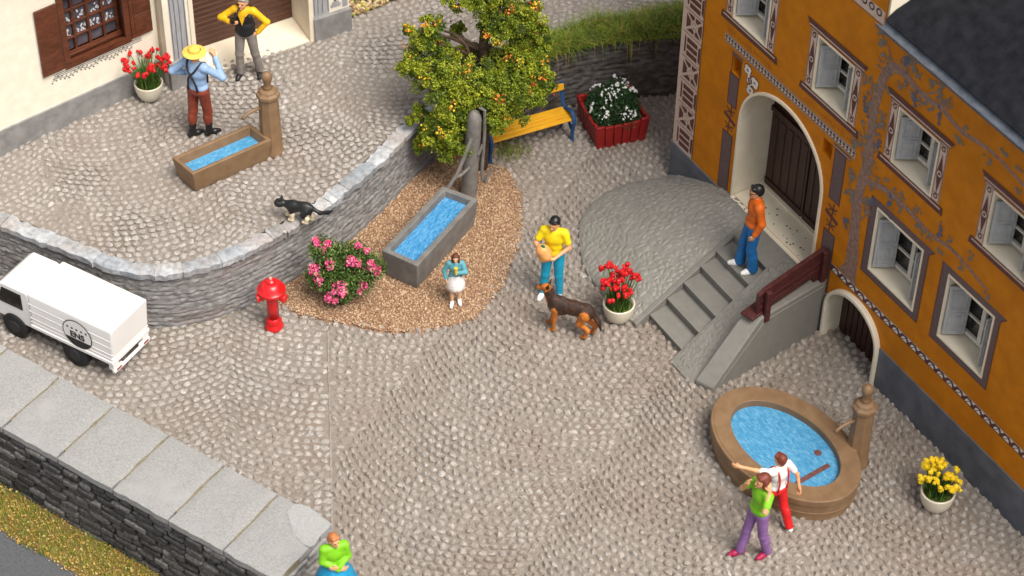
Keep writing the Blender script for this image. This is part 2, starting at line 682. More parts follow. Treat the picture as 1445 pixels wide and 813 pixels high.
def relief(U, Vv, ch, sl, seed, gap=.012, rows_jit=.25):
    """dry-stone relief: depth 0 (joint) .. 1 (face) and a per-stone tone"""
    rng = np.random.default_rng(seed)
    nr = int(Vv.max() / ch) + 3
    vv = Vv + .018 * vnoise(U * 1.7, Vv * 3, seed + 5)
    row = np.floor(vv / ch).astype(int)
    fr = vv / ch - row
    off = rng.uniform(0, 1, nr + 2)[row]
    L = sl * rng.uniform(.75, 1.35, nr + 2)[row]
    uu = U / L + off + .12 * vnoise(U * 2.3 + 9, row * 3.3, seed + 9)
    col = np.floor(uu).astype(int)
    fc = uu - col
    h = np.sin(row * 127.1 + col * 311.7 + seed) * 43758.5453
    rnd = h - np.floor(h)
    dv = np.minimum(fr, 1 - fr) * ch
    du = np.minimum(fc, 1 - fc) * L
    d = np.minimum(dv, du)
    e = np.clip(d / gap, 0, 1)
    return (e * e * (3 - 2 * e)) * (.55 + .45 * rnd), rnd


def terrace_wall():
    root = empty('retaining_wall', (0, 0, 0), 0, 'long curved grey dry-stone retaining wall holding up the cobbled terrace', 'stone wall')
    n = len(T_PATH)
    nv = 46
    zt = np.where(np.arange(n) < COPE_END, TH - .03, 1.22)
    zt = np.convolve(np.pad(zt, 20, 'edge'), np.ones(41) / 41, 'valid')
    zt = zt + .02 * vnoise(T_U * 2.2, T_U * 0, 4)
    t = np.linspace(0, 1, nv)
    U = np.repeat(T_U[:, None], nv, 1)
    Z = -.08 + (zt[:, None] + .08) * t[None]
    rel, rnd = relief(U, Z + .1 + .05 * np.sin(U * .6), .085, .20, 21, .020)
    rough = .010 * vnoise(U * 12, Z * 18, 31) + .008 * vnoise(U * 24, Z * 34, 32)
    d = .024 * rel + rough + .02 * vnoise(U * .9, Z * 1.5, 33)
    bat = .10 * (1 - t)[None] - .06
    X = T_PATH[:, 0:1] + T_NOR[:, 0:1] * (d + bat)
    Y = T_PATH[:, 1:2] + T_NOR[:, 1:2] * (d + bat)
    V = np.stack([X, Y, Z], -1).reshape(-1, 3)
    F = grid_faces(n, nv)
    fsel = np.repeat(np.arange(n - 1), nv - 1)
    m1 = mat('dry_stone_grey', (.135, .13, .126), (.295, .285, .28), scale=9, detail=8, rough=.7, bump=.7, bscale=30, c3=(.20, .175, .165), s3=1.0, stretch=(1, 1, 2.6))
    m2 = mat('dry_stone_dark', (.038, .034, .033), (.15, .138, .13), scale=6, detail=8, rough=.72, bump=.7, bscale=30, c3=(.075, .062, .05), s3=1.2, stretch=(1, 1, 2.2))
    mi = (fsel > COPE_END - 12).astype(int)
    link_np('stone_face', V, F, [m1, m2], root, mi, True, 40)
    # irregular coping stones
    rng = np.random.default_rng(8)
    mb = MB()
    i = 0
    while i < COPE_END:
        L = int(rng.uniform(8, 26))
        j = min(i + L, COPE_END)
        if j - i < 4:
            break
        zb = TH + .026 + rng.normal(0, .006)
        ids = np.linspace(i, j - .12, 9)
        rings = []
        for q, fi in enumerate(ids):
            f0 = int(min(fi, n - 2))
            p = T_PATH[f0] + (T_PATH[f0 + 1] - T_PATH[f0]) * (fi - f0)
            nn = T_NOR[f0]
            eo = .020 + rng.normal(0, .013)
            ei = .235 + rng.normal(0, .022)
            en = .007 if q in (0, 8) else 0
            zz = zb + rng.normal(0, .007)
            rings.append([(p[0] + nn[0] * eo, p[1] + nn[1] * eo, TH - .10), (p[0] + nn[0] * (eo + .006), p[1] + nn[1] * (eo + .006), zz - .022 - en),
                          (p[0] + nn[0] * (eo - .03), p[1] + nn[1] * (eo - .03), zz - en),
                          (p[0] - nn[0] * .12, p[1] - nn[1] * .12, zz + rng.normal(0.004, .006) - en),
                          (p[0] - nn[0] * (ei - .03), p[1] - nn[1] * (ei - .03), zz - .004 - en),
                          (p[0] - nn[0] * ei, p[1] - nn[1] * ei, TH - .03)])
        mb.loft(rings)
        i = j
    mb.build('coping', island_mat('coping_stone', [(0, (.25, .275, .30)), (.5, (.34, .36, .385)), (1, (.46, .475, .49))], rough=.6, nscale=14, namt=.3,
                                  bump=.8, bscale=35, big=(1.6, (.92, .80, .72))), root, sharp=45)
    return root


def gravel_bed():
    px = [(392, 428), (425, 446), (470, 457), (520, 465), (575, 471), (625, 463), (665, 452), (690, 425), (712, 400), (730, 352), (737, 310), (733, 275), (722, 250), (708, 238), (690, 232)]
    edge = [tuple(at(x, y, 0.0)[:2]) for x, y in px]
    e2 = spline(edge, 60)
    rng = np.random.default_rng(9)
    e2 = e2 + rng.normal(0, .018, e2.shape)
    a = int(np.argmin(np.hypot(T_PATH[:, 0] - e2[0, 0], T_PATH[:, 1] - e2[0, 1])))
    b = int(np.argmin(np.hypot(T_PATH[:, 0] - .15, T_PATH[:, 1] - 4.0)))
    back = T_PATH[a:b:5][::-1] + np.array([0.0, .05])
    poly = [tuple(p) for p in e2] + [tuple(p) for p in back]
    P = np.array(poly)
    xs = np.arange(-3.7, .6, .05)
    X, Y = np.meshgrid(xs, np.arange(-1.3, 4.4, .05), indexing='ij')
    Q = np.stack([X.ravel(), Y.ravel()], 1)

    def dist_edge(Q):
        d = np.full(len(Q), 9.)
        for p in e2[::2]:
            d = np.minimum(d, np.hypot(Q[:, 0] - p[0], Q[:, 1] - p[1]))
        return d

    def hgt(Q):
        d = dist_edge(Q)
        ins = in_poly(Q, poly)
        return np.where(ins, .025 + .06 * np.clip(d / .45, 0, 1) + .012 * vnoise(Q[:, 0] * 4, Q[:, 1] * 4, 3), -.03 - .1 * np.clip(d - .06, 0, 1))
    Z = hgt(Q)
    V = np.c_[Q, Z]
    F = grid_faces(X.shape[0], X.shape[1])
    keep = (Z[F] > -.055).all(1)
    F = F[keep]
    n = 15000
    G = np.c_[rng.uniform(-3.7, .5, n * 3), rng.uniform(-1.2, 4.3, n * 3)]
    G = G[in_poly(G, poly)]
    # a few strays over the edge
    k = rng.integers(0, len(e2), 260)
    G = np.vstack([G, e2[k] + rng.normal(0, .035, (260, 2))])
    ov, of = ico(1, 1)
    ov = ov * (1 + .0 * ov)
    zz = np.maximum(hgt(G), .02)
    sc = rng.uniform(.010, .0185, len(G))
    gv, gf = scatter(ov, of, np.c_[G, zz + .004], sc, rand_rot(len(G), rng), rng.uniform(.65, 1.25, (len(G), 3)))
    V2 = np.vstack([V, gv])
    Ft = np.vstack([F[:, [0, 1, 2]], F[:, [0, 2, 3]], gf + len(V)])
    mi = np.r_[np.ones(len(F) * 2, int), np.zeros(len(gf), int)]
    gm = island_mat('gravel_grain', [(0, (.16, .09, .045)), (.3, (.31, .195, .11)), (.7, (.43, .285, .17)), (1, (.60, .44, .30))], rough=.7, nscale=60, namt=.15)
    gb = mat('gravel_bed_soil', (.17, .085, .05), (.30, .175, .11), scale=40, rough=.85)
    o = link_np('gravel_bed', V2, Ft, [gm, gb], None, mi, True, 60)
    tag(o, kind='stuff')
    return hgt


def front_wall():
    """parapet wall with big square slabs, dark coursed stone below, in the near left corner"""
    root = empty('parapet_wall', (0, 0, 0), 0, 'dark coursed stone parapet wall capped with large square pale grey slabs beside the road', 'stone wall')
    zt = .45
    A, B = np.array(at(113, 548, zt)[:2]), np.array(at(469, 740, zt)[:2])
    u = (B - A) / np.linalg.norm(B - A)
    w = np.array([u[1], -u[0]])                               # towards the road
    wid = 1.20
    # slab row
    rng = np.random.default_rng(2)
    marks = [(469, 740), (391, 699), (315, 657), (237, 615), (159, 573)]
    t = [float((np.array(at(x, y, zt)[:2]) - A) @ u) for x, y in marks]
    step = t[3] - t[4]
    while t[-1] > -6:
        t.append(t[-1] - step)
    slabmats = [mat('slab_grey', (.27, .268, .262), (.37, .368, .36), scale=34, detail=10, rough=.6, bump=.7, bscale=90, c3=(.37, .368, .36), s3=1.1)]
    for i in range(len(t) - 1):
        a, b = t[i + 1] + .019, t[i] - .019
        mb = MB()
        P = lambda s, q: tuple(A + u * s + w * q)
        nx, ny = 9, 9
        rings = []
        g = []
        for x in range(nx + 1):
            for y in range(ny + 1):
                s, q = a + (b - a) * x / nx, (wid + .02) * y / ny - .02
                ed = x in (0, nx) or y in (0, ny)
                s += rng.normal(0, .006) if ed else 0
                q += rng.normal(0, .006) if ed else 0
                p = P(s, q)
                g.append((p[0], p[1], zt + rng.normal(0, .003) - (.020 if ed else 0)))
        fs = []
        for x in range(nx):
            for y in range(ny):
                k = x * (ny + 1) + y
                fs.append((k, k + 1, k + ny + 2, k + ny + 1))
        ring = [x * (ny + 1) for x in range(nx + 1)] + [nx * (ny + 1) + y for y in range(1, ny + 1)] + \
               [x * (ny + 1) + ny for x in range(nx - 1, -1, -1)] + [y for y in range(ny - 1, 0, -1)]
        nb = len(g)
        g += [(g[k][0], g[k][1], zt - .13) for k in ring]
        m = len(ring)
        for k in range(m):
            fs.append((ring[k], ring[(k + 1) % m], nb + (k + 1) % m, nb + k))
        fs.append(tuple(nb + k for k in range(m)))
        bm = bmesh.new()
        vs = [bm.verts.new(p) for p in g]
        for f in fs:
            try:
                bm.faces.new([vs[k] for k in f])
            except ValueError:
                pass
        bmesh.ops.recalc_face_normals(bm, faces=bm.faces)
        me = bpy.data.meshes.new('slab')
        bm.to_mesh(me)
        bm.free()
        me.materials.append(slabmats[0])
        me.polygons.foreach_set('use_smooth', np.ones(len(me.polygons), bool))
        me.set_sharp_from_angle(angle=R(40))
        o = bpy.data.objects.new('slab', me)
        COL.objects.link(o)
        o.parent = root
    pp = np.array([at(x, y, zt)[:2] for x, y in ((405, 722), (417, 712), (436, 716), (452, 728), (466, 741), (452, 757), (440, 772), (425, 765), (412, 745))])
    ps = spline(np.vstack([pp, pp[:1]]), 40)
    mb = MB()
    mb.poly([(x, y, zt + .006) for x, y in ps[:-1]])
    mb.build('pale_stain', mat('slab_stain', (.315, .316, .31), (.385, .385, .38), scale=26, detail=8, rough=.6, bump=.4, bscale=75), root)
    # yellowish mortar bed under the slabs
    mb = MB()
    L0, L1 = -6.0, t[0] - .02
    P = lambda s, q, z: (*(A + u * s + w * q), z)
    mb.loft([[P(L0, .03, -1.0), P(L0, wid - .18, -1.0), P(L0, wid - .18, zt - .03), P(L0, .03, zt - .03)],
             [P(L1, .03, -1.0), P(L1, wid - .18, -1.0), P(L1, wid - .18, zt - .03), P(L1, .03, zt - .03)]])
    mb.build('mortar_core', mat('mortar', (.16, .135, .085), (.25, .215, .14), scale=14, rough=.85), root)
    # coursed stones towards the road, each one separate
    L = L1 - L0
    bv, bf = ico(1, 3)
    sgn = np.sign(bv) * np.abs(bv) ** .27
    sv, sf = [], []
    z, row = -1.0, 0
    while z < zt - .17:
        h = rng.uniform(.105, .145)
        if z + h > zt - .13:
            h = zt - .128 - z
        s = L0 + rng.uniform(0, .2) + 1.5
        while s < L1 - .02:
            ln = min(rng.uniform(.20, .46), L1 + .02 - s)
            hh = h * rng.uniform(.9, 1.0)
            q = sgn * np.array([ln / 2 - .010, .085, hh / 2 - .008])
            q = q * (1 + .05 * rng.normal(size=3))
            q = q + .010 * np.stack([vnoise(bv[:, 0] * 2.2 + s * 9, bv[:, 2] * 2.2 + row, 51), vnoise(bv[:, 0] * 2.6 + s * 7, bv[:, 2] * 2.6 + row, 52), vnoise(bv[:, 0] * 1.7 + s * 5, bv[:, 1] * 2 + row, 53)], 1)
            q[:, 2] += q[:, 0] * rng.normal(0, .018)
            cs, cq, cz = s + ln / 2, wid - .085 + rng.normal(0, .012), z + hh / 2
            xy = A[None] + u[None] * (cs + q[:, 0])[:, None] + w[None] * (cq + q[:, 1])[:, None]
            sf.append(bf[:, ::-1] + len(bv) * len(sv))
            sv.append(np.c_[xy, cz + q[:, 2]])
            s += ln
        z += h
        row += 1
    fm = island_mat('coursed_stone_dark', [(0, (.040, .038, .040)), (.4, (.070, .067, .068)), (.85, (.105, .10, .10)), (1, (.15, .145, .14))], rough=.6, nscale=22, namt=.55, bump=.9, bscale=38)
    link_np('stone_face', np.vstack(sv), np.vstack(sf), fm, root, None, True, 60)
    nv = 64
    mb = MB()
    mb.loft([[P(L0, wid - .17, -1.0), P(L0, wid - .11, -1.0), P(L0, wid - .11, zt - .13), P(L0, wid - .17, zt - .13)],
             [P(L1, wid - .17, -1.0), P(L1, wid - .11, -1.0), P(L1, wid - .11, zt - .13), P(L1, wid - .17, zt - .13)]])
    mb.build('joint_backing', mat('joint_dark', (.012, .011, .011), (.025, .022, .021), rough=.9), root)
    nu2 = int(wid / .022)
    U = np.repeat(np.linspace(0, wid - .06, nu2)[:, None], nv, 1)
    Z = np.repeat(np.linspace(-1.0, zt - .125, nv)[None], nu2, 0)
    rel, rnd = relief(U, Z + 1.02, .135, .40, 78, .035)
    d = .05 * rel + .018 * vnoise(U * 8, Z * 13, 43)
    face = A[None, None] + u[None, None] * (L1 - .01 + d)[..., None] + w[None, None] * U[..., None]
    V = np.concatenate([face, Z[..., None]], -1).reshape(-1, 3)
    link_np('end_face', V, grid_faces(nu2, nv), mat('end_stone', (.17, .165, .16), (.30, .29, .285), scale=8, rough=.7, bump=.5), root, None, True, 45)
    # road and verge below
    zr = -.96
    mb = MB()
    mb.poly([P(-30, wid + .62, zr), P(-30, 30, zr), P(30, 30, zr), P(30, wid + .62, zr)])
    o = mb.build('road', mat('asphalt', (.075, .078, .085), (.105, .108, .115), scale=30, rough=.85, bump=.35, bscale=120))
    tag(o, kind='structure')
    vs, fs, mi = [], [], []
    n = 9000
    s = rng.uniform(-3, t[0] + 1.2, n)
    q = wid - .02 + np.abs(rng.beta(1.2, 1.25, n)) * .68
    q += .05 * np.sin(s * 3.1)
    base = A[None] + u[None] * s[:, None] + w[None] * q[:, None]
    V, F, mi = grass_blades(np.c_[base, np.full(n, zr + .012)], rng.uniform(.05, .14, n), .011, rng, 3)
    k = len(V)
    mbv = np.array([P(-6, wid - .05, zr + .01), P(t[0] + 2.5, wid - .05, zr + .01), P(t[0] + 2.5, wid + .64, zr + .006), P(-6, wid + .64, zr + .006)])
    V = np.vstack([V, mbv])
    F = np.vstack([F, [[k, k + 1, k + 2], [k, k + 2, k + 3]]])
    mi = np.r_[mi, 3, 3]
    # crumbs of dry leaf
    iv, if_ = ico(1, 1)
    m = 3200
    s = rng.uniform(-3, t[0] + 1.2, m)
    q = wid - .02 + rng.beta(1.2, 1.1, m) * .72
    base = A[None] + u[None] * s[:, None] + w[None] * q[:, None]
    gv, gf = scatter(iv, if_, np.c_[base, zr + .02 + rng.uniform(0, .03, m)], rng.uniform(.010, .022, m), rand_rot(m, rng), rng.uniform(.4, 1.2, (m, 3)))
    F = np.vstack([F, gf + len(V)])
    V = np.vstack([V, gv])
    mi = np.r_[mi, np.full(len(gf), 4)]
    o = link_np('grass_verge', V, F, [M_GR[0], M_GR[1], M_GR[2], mat('verge_soil', (.13, .085, .03), (.25, .17, .05), scale=20, rough=.9),
                                      island_mat('leaf_crumb', [(0, (.25, .12, .02)), (.5, (.50, .30, .05)), (1, (.55, .47, .2))], rough=.8)], None, mi, False)
    tag(o, kind='stuff')


M_GR = [mat('grass_green', (.085, .165, .012), (.16, .25, .02), scale=3, rough=.6),
        mat('grass_lime', (.17, .22, .025), (.27, .29, .035), scale=3, rough=.6),
        mat('grass_straw', (.34, .22, .05), (.46, .33, .10), scale=3, rough=.7)]


def grass_blades(base, length, width, rng, segs=3, lean=.6, dirs=None, mix=(.45, .35, .2)):
    n = len(base)
    a = rng.uniform(0, 2 * PI, n) if dirs is None else dirs + rng.normal(0, .5, n)
    dv = np.stack([np.cos(a), np.sin(a), np.zeros(n)], 1)
    sd_ = np.stack([-np.sin(a), np.cos(a), np.zeros(n)], 1)
    ln = rng.uniform(.1, 1, n) * lean
    V = np.zeros((n, segs * 2 + 1, 3))
    for k in range(segs + 1):
        t = k / segs
        c = base + dv * (length * ln * t ** 1.7)[:, None] + np.array([0, 0, 1.]) * (length * (t - .45 * ln * t * t))[:, None]
        wd = width * (1 - t * .85) * .5
        if k < segs:
            V[:, 2 * k] = c - sd_ * wd
            V[:, 2 * k + 1] = c + sd_ * wd
        else:
            V[:, 2 * segs] = c
    f = []
    for k in range(segs - 1):
        f += [(2 * k, 2 * k + 1, 2 * k + 3), (2 * k, 2 * k + 3, 2 * k + 2)]
    f.append((2 * segs - 2, 2 * segs - 1, 2 * segs))
    f = np.array(f)
    F = (f[None] + (np.arange(n) * (2 * segs + 1))[:, None, None]).reshape(-1, 3)
    m = rng.choice(3, n, p=mix)
    return V.reshape(-1, 3), F, np.repeat(m, len(f))


def grass_bank():
    """rough grass growing along the top of the dark wall at the back"""
    rng = np.random.default_rng(14)
    i0 = int(np.argmin(np.hypot(T_PATH[:, 0] + .3, T_PATH[:, 1] - 3.75)))
    i1 = int(np.argmin(np.hypot(T_PATH[:, 0] - 3.6, T_PATH[:, 1] - 4.9)))
    n = 10500
    k = rng.uniform(i0, i1, n).astype(int)
    fr = (k - i0) / (i1 - i0)
    wdt = .28 + .62 * fr
    dep = rng.beta(1.0, 1.2, n) * wdt - .03
    base = T_PATH[k] - T_NOR[k] * dep[:, None]
    z = 1.20 + .16 * np.sin(np.clip(dep / wdt, 0, 1) * PI)
    V, F, mi = grass_blades(np.c_[base, z - .02], rng.uniform(.05, .30, n) * (1 + .75 * vnoise(T_U[k] * 2.6, dep * 4, 3)), .013, rng, 4, 1.75, mix=(.52, .40, .08))
    # long blades hanging over the wall
    m = 34
    k = rng.uniform(i0, i1, m).astype(int)
    base = T_PATH[k] - T_NOR[k] * .02
    dirs = np.arctan2(T_NOR[k][:, 1], T_NOR[k][:, 0])
    a = dirs + rng.normal(0, .5, m)
    L = rng.uniform(.15, .62, m)
    vs = np.zeros((m, 9, 3))
    for q in range(5):
        t = q / 4
        c = np.c_[base, np.full(m, 1.22)] + np.stack([np.cos(a), np.sin(a), np.zeros(m)], 1) * (.22 * np.sqrt(L) * np.sqrt(t))[:, None]
        c[:, 2] += (.10 * np.sin(t * PI) - L * t ** 1.5)
        sdv = np.stack([-np.sin(a), np.cos(a), np.zeros(m)], 1) * .006 * (1 - t * .7)
        if q < 4:
            vs[:, 2 * q], vs[:, 2 * q + 1] = c - sdv, c + sdv
        else:
            vs[:, 8] = c
    f = []
    for q in range(3):
        f += [(2 * q, 2 * q + 1, 2 * q + 3), (2 * q, 2 * q + 3, 2 * q + 2)]
    f.append((6, 7, 8))
    f = np.array(f)
    F = np.vstack([F, (f[None] + (np.arange(m) * 9)[:, None, None]).reshape(-1, 3) + len(V)])
    V = np.vstack([V, vs.reshape(-1, 3)])
    mi = np.r_[mi, np.repeat(rng.choice([1, 2], m, p=[.6, .4]), len(f))]
    # soil under it
    ks = np.arange(i0, i1, 4)
    rows = 7
    sv = []
    for kk in ks:
        w_ = .30 + .62 * (kk - i0) / (i1 - i0)
        for r in range(rows):
            t = r / (rows - 1)
            p = T_PATH[kk] - T_NOR[kk] * (w_ * t - .02)
            sv.append((*p, (1.19 if r else 1.16) + .15 * math.sin(t * PI) - (.14 if r == rows - 1 else 0)))
    sf = grid_faces(len(ks), rows)
    sf = np.vstack([sf[:, [0, 1, 2]], sf[:, [0, 2, 3]]]) + len(V)
    V = np.vstack([V, np.array(sv)])
    F = np.vstack([F, sf])
    mi = np.r_[mi, np.full(len(sf), 3)]
    o = link_np('grass', V, F, M_GR + [mat('bank_soil', (.035, .05, .012), (.07, .085, .02), scale=8, rough=.9)], None, mi, False)
    tag(o, kind='stuff')
    # tufts at the foot of the tree / bench and leaf litter beside the cream house
    vs = []
    b1 = at(712, 222, 0)
    n = 500
    base = np.c_[b1.x + rng.normal(0, .22, n), b1.y + .12 + rng.normal(0, .13, n), np.full(n, .02)]
    V, F, mi = grass_blades(base, rng.uniform(.05, .13, n), .013, rng, 2, .8)
    o = link_np('grass_tuft', V, F, M_GR, None, mi, False)
    tag(o, kind='stuff')
    iv, if_ = ico(1, 1)
    n = 2600
    P0 = at(500, 26, TH)
    uu = rng.uniform(-.05, 2.4, n)
    vv = rng.beta(1, 1.5, n) * 1.4
    e = np.array([.80, .60])
    nn = np.array([-.60, .80])
    P = np.array(P0[:2])[None] + e[None] * uu[:, None] + nn[None] * vv[:, None]
    gv, gf = scatter(iv, if_, np.c_[P, TH + .03 + rng.uniform(0, .05, n)], rng.uniform(.02, .05, n), rand_rot(n, rng), rng.uniform(.4, 1.2, (n, 3)))
    o = link_np('leaf_litter', gv, gf, island_mat('litter_leaf', [(0, (.12, .055, .02)), (.4, (.40, .28, .16)), (.6, (.62, .5, .36)), (.8, (.5, .38, .05)), (1, (.22, .28, .03))], rough=.8), None, None, True, 50)
    tag(o, kind='stuff')
    # moss and crumbs along the foot of walls
    n = 700
    k = rng.integers(0, COPE_END, n)
    keep = T_PATH[k][:, 0] > -6.6
    k = k[keep]
    base = T_PATH[k] + T_NOR[k] * rng.normal(.07, .02, (len(k), 1))
    V, F, mi = grass_blades(np.c_[base, np.full(len(k), .0)], rng.uniform(.015, .05, len(k)), .012, rng, 2, .8)
    o = link_np('moss', V, F, M_GR, None, mi, False)
    tag(o, kind='stuff')

# ================================================================== ORANGE HOUSE
HB = Vector((2.52, 2.69, 0))
HA = math.atan2(-.84855867, .52910129)                         # local x runs along the front, local -y is outward


def tess_plate(outer, holes, y=0.0):
    """flat face in the local xz plane (facing -y) with holes"""
    loops = [[Vector((a, b, 0)) for a, b in outer]] + [[Vector((a, b, 0)) for a, b in h] for h in holes]
    flat = [p for l in loops for p in l]
    tri = geometry.tessellate_polygon(loops)
    vs = [(p.x, y, p.y) for p in flat]
    fs = []
    for t in tri:
        a, b, c = (flat[i] for i in t)
        cr = (b - a).cross(c - a).z
        if abs(cr) < 1e-10:
            continue
        fs.append(tuple(t) if cr > 0 else (t[0], t[2], t[1]))
    return vs, fs


def rect(a, b, c, d):
    return [(a, c), (b, c), (b, d), (a, d)]


def arch_pts(s0, s1, zb, zs, za, n=28, skew=0.0):
    c, r = (s0 + s1) / 2, (s1 - s0) / 2
    pts = [(s0, zb)]
    for k in range(n + 1):
        t = PI - PI * k / n
        pts.append((c + r * math.cos(t) + skew * math.sin(t), zs + (za - zs) * math.sin(t) ** .92 if 0 < k < n else zs))
    pts.append((s1, zb))
    return pts


def reveal(mb, pts, y0, y1, closed=True, mi=0):
    """the side walls of an opening from depth y0 to y1"""
    n = len(pts)
    b = [(p[0], y0, p[1]) for p in pts] + [(p[0], y1, p[1]) for p in pts]
    fs = [(i, (i + 1) % n, (i + 1) % n + n, i + n) for i in range(n if closed else n - 1)]
    mb.add(b, fs, mi)


def ring(mb, inner, outer, y0, y1, closed=True, mi=0):
    """a flat moulding between two outlines, standing out from y1 to y0 (y0 < y1)"""
    n = len(inner)
    V = [(p[0], y0, p[1]) for p in inner] + [(p[0], y0, p[1]) for p in outer] + [(p[0], y1, p[1]) for p in inner] + [(p[0], y1, p[1]) for p in outer]
    fs = []
    for i in range(n if closed else n - 1):
        j = (i + 1) % n
        fs += [(i, j, n + j, n + i), (n + i, n + j, 3 * n + j, 3 * n + i), (j, i, 2 * n + i, 2 * n + j)]
    if not closed:
        fs += [(0, n, 3 * n, 2 * n), (n - 1, 3 * n - 1, 4 * n - 1, 2 * n - 1)]
    mb.add(V, fs, mi)


class Paint:
    """flat painted shapes on a wall, each layer 1.5 mm proud of the one below"""

    def __init__(s):
        s.mb = MB()

    cnt = 0

    def poly(s, pts, layer=0, mi=0):
        s.cnt += 1
        layer = layer + (s.cnt % 40) * .022                     # overlapping strokes never share a plane
        ar = sum(pts[i][0] * pts[(i + 1) % len(pts)][1] - pts[(i + 1) % len(pts)][0] * pts[i][1] for i in range(len(pts)))
        if ar < 0:
            pts = pts[::-1]
        s.mb.poly([(a, -.003 - .0016 * layer, b) for a, b in pts], mi)
        return s

    def rect(s, a, b, c, d, layer=0, mi=0):
        return s.poly(rect(a, b, c, d), layer, mi)

    def line(s, pts, w, layer=0, mi=0):
        w = w if hasattr(w, '__len__') else [w] * len(pts)
        L, Rr = [], []
        for i, p in enumerate(pts):
            a, b = pts[max(i - 1, 0)], pts[min(i + 1, len(pts) - 1)]
            dx, dz = b[0] - a[0], b[1] - a[1]
            l = math.hypot(dx, dz) or 1
            nx, nz = -dz / l, dx / l
            L.append((p[0] + nx * w[i] / 2, p[1] + nz * w[i] / 2))
            Rr.append((p[0] - nx * w[i] / 2, p[1] - nz * w[i] / 2))
        for i in range(len(pts) - 1):
            s.poly([L[i], L[i + 1], Rr[i + 1], Rr[i]], layer, mi)
        return s

    def disc(s, c, r, layer=0, mi=0, n=12, rz=None, ph=0.0):
        rz = rz or r
        pts = [(c[0] + r * math.cos(2 * PI * k / n) * math.cos(ph) - rz * math.sin(2 * PI * k / n) * math.sin(ph),
                c[1] + r * math.cos(2 * PI * k / n) * math.sin(ph) + rz * math.sin(2 * PI * k / n) * math.cos(ph)) for k in range(n)]
        return s.poly(pts, layer, mi)

    def ringd(s, c, r0, r1, layer=0, mi=0, n=14):
        s.line([(c[0] + (r0 + r1) / 2 * math.cos(2 * PI * k / n), c[1] + (r0 + r1) / 2 * math.sin(2 * PI * k / n)) for k in range(n + 1)], r1 - r0, layer, mi)
        return s

    def build(s, name, mats, parent):
        return s.mb.build(name, mats, parent, smooth=False)


M_ORANGE = mat('orange_render', (.50, .160, .003), (.60, .205, .005), scale=4, detail=7, rough=.6, bump=.3, bscale=18, c3=(.47, .155, .003), s3=1.1, spec=.2)
M_CREAM = mat('cream_plaster', (.74, .65, .50), (.81, .73, .58), scale=3, rough=.55, spec=.35)
M_PINK = mat('pale_pink_paint', (.56, .42, .35), (.64, .49, .41), scale=18, rough=.6)
M_MAROON = mat('maroon_paint', (.085, .028, .024), (.13, .045, .038), scale=25, rough=.6)
M_TAUPE = mat('taupe_paint', (.10, .065, .065), (.155, .105, .105), scale=40, detail=6, rough=.6)
M_SLATE = mat('slate_grey_paint', (.085, .095, .115), (.135, .145, .17), scale=3, detail=6, rough=.6, bump=.15, bscale=14)
M_SHUT = mat('grey_shutter_paint', (.36, .365, .37), (.44, .445, .45), scale=9, rough=.5)
M_SASH = mat('pale_sash_paint', (.60, .56, .48), (.70, .66, .57), scale=9, rough=.5)
M_GLASS = mat('dark_pane', (.018, .016, .015), (.035, .032, .03), scale=6, rough=.12, spec=.6)
M_DOOR = mat('dark_door_wood', (.030, .010, .007), (.055, .020, .014), scale=5, rough=.42, stretch=(9, 9, .7), bump=.2, bscale=30)
M_VINE = mat('vine_trunk_paint', (.20, .115, .085), (.33, .205, .16), scale=16, detail=8, rough=.65)
M_LEAFP = mat('vine_leaf_paint', (.16, .135, .11), (.22, .19, .16), scale=22, rough=.65)
M_GRAPE = mat('grape_paint', (.075, .085, .14), (.13, .14, .20), scale=30, rough=.65)

OPEN1 = [(-.4 + .25, .55 + .25, 4.04, 4.95)]


def shutter_panel(name, w, h, parent, loc, rz):
    mb = MB()
    mb.box((w / 2, 0, h / 2), (w, .030, h))
    for k in (0, 1):
        z0, z1 = (.07 * h, .46 * h) if k == 0 else (.54 * h, .93 * h)
        for y in (-.019, .019):
            # raised frame round a recessed field
            for bx in (((.16 * w + .84 * w) / 2, z0, .68 * w, .012), ((.16 * w + .84 * w) / 2, z1, .68 * w, .012)):
                mb.box((bx[0], y, bx[1]), (bx[2], .020, bx[3] * 1.5))
            for xx in (.16 * w, .84 * w):
                mb.box((xx, y, (z0 + z1) / 2), (.018, .020, z1 - z0 - .020))
            mb.box((w / 2, y * .93, (z0 + z1) / 2), (.40 * w, .010, (z1 - z0) * .62))
    o = mb.build(name, M_SHUT, parent, bevel=.004)
    o.location = loc
    o.rotation_euler = (0, 0, rz)
    return o


def casement(parent, a, b, z0, z1, y):
    """window with two sashes of two panes, set back in the reveal"""
    mb = MB()
    w = b - a
    fr = .060
    c = (a + b) / 2
    for x in (a + fr / 2, b - fr / 2):
        mb.box((x, y, (z0 + z1) / 2), (fr, .05, z1 - z0))
    mb.box((c, y, (z0 + z1) / 2), (.075, .055, z1 - z0 - 2 * fr))
    for z in (z0 + fr / 2, z1 - fr / 2):
        mb.box((c, y, z), (w - 2 * fr, .05, fr))
    hw = w / 2 - fr - .0375
    for sx in (a + fr + hw / 2, b - fr - hw / 2):
        for zz in (z0 + (z1 - z0) * .36, z0 + (z1 - z0) * .66):
            mb.box((sx, y, zz), (hw, .04, .032))
        for xx in (sx - hw / 2 + .016, sx + hw / 2 - .016):
            pass
    o = mb.build('sash', M_SASH, parent, bevel=.004)
    g = MB()
    g.box((c, y + .035, (z0 + z1) / 2), (w - .02, .012, z1 - z0 - .02))
    g.build('pane', M_GLASS, parent)
    return o


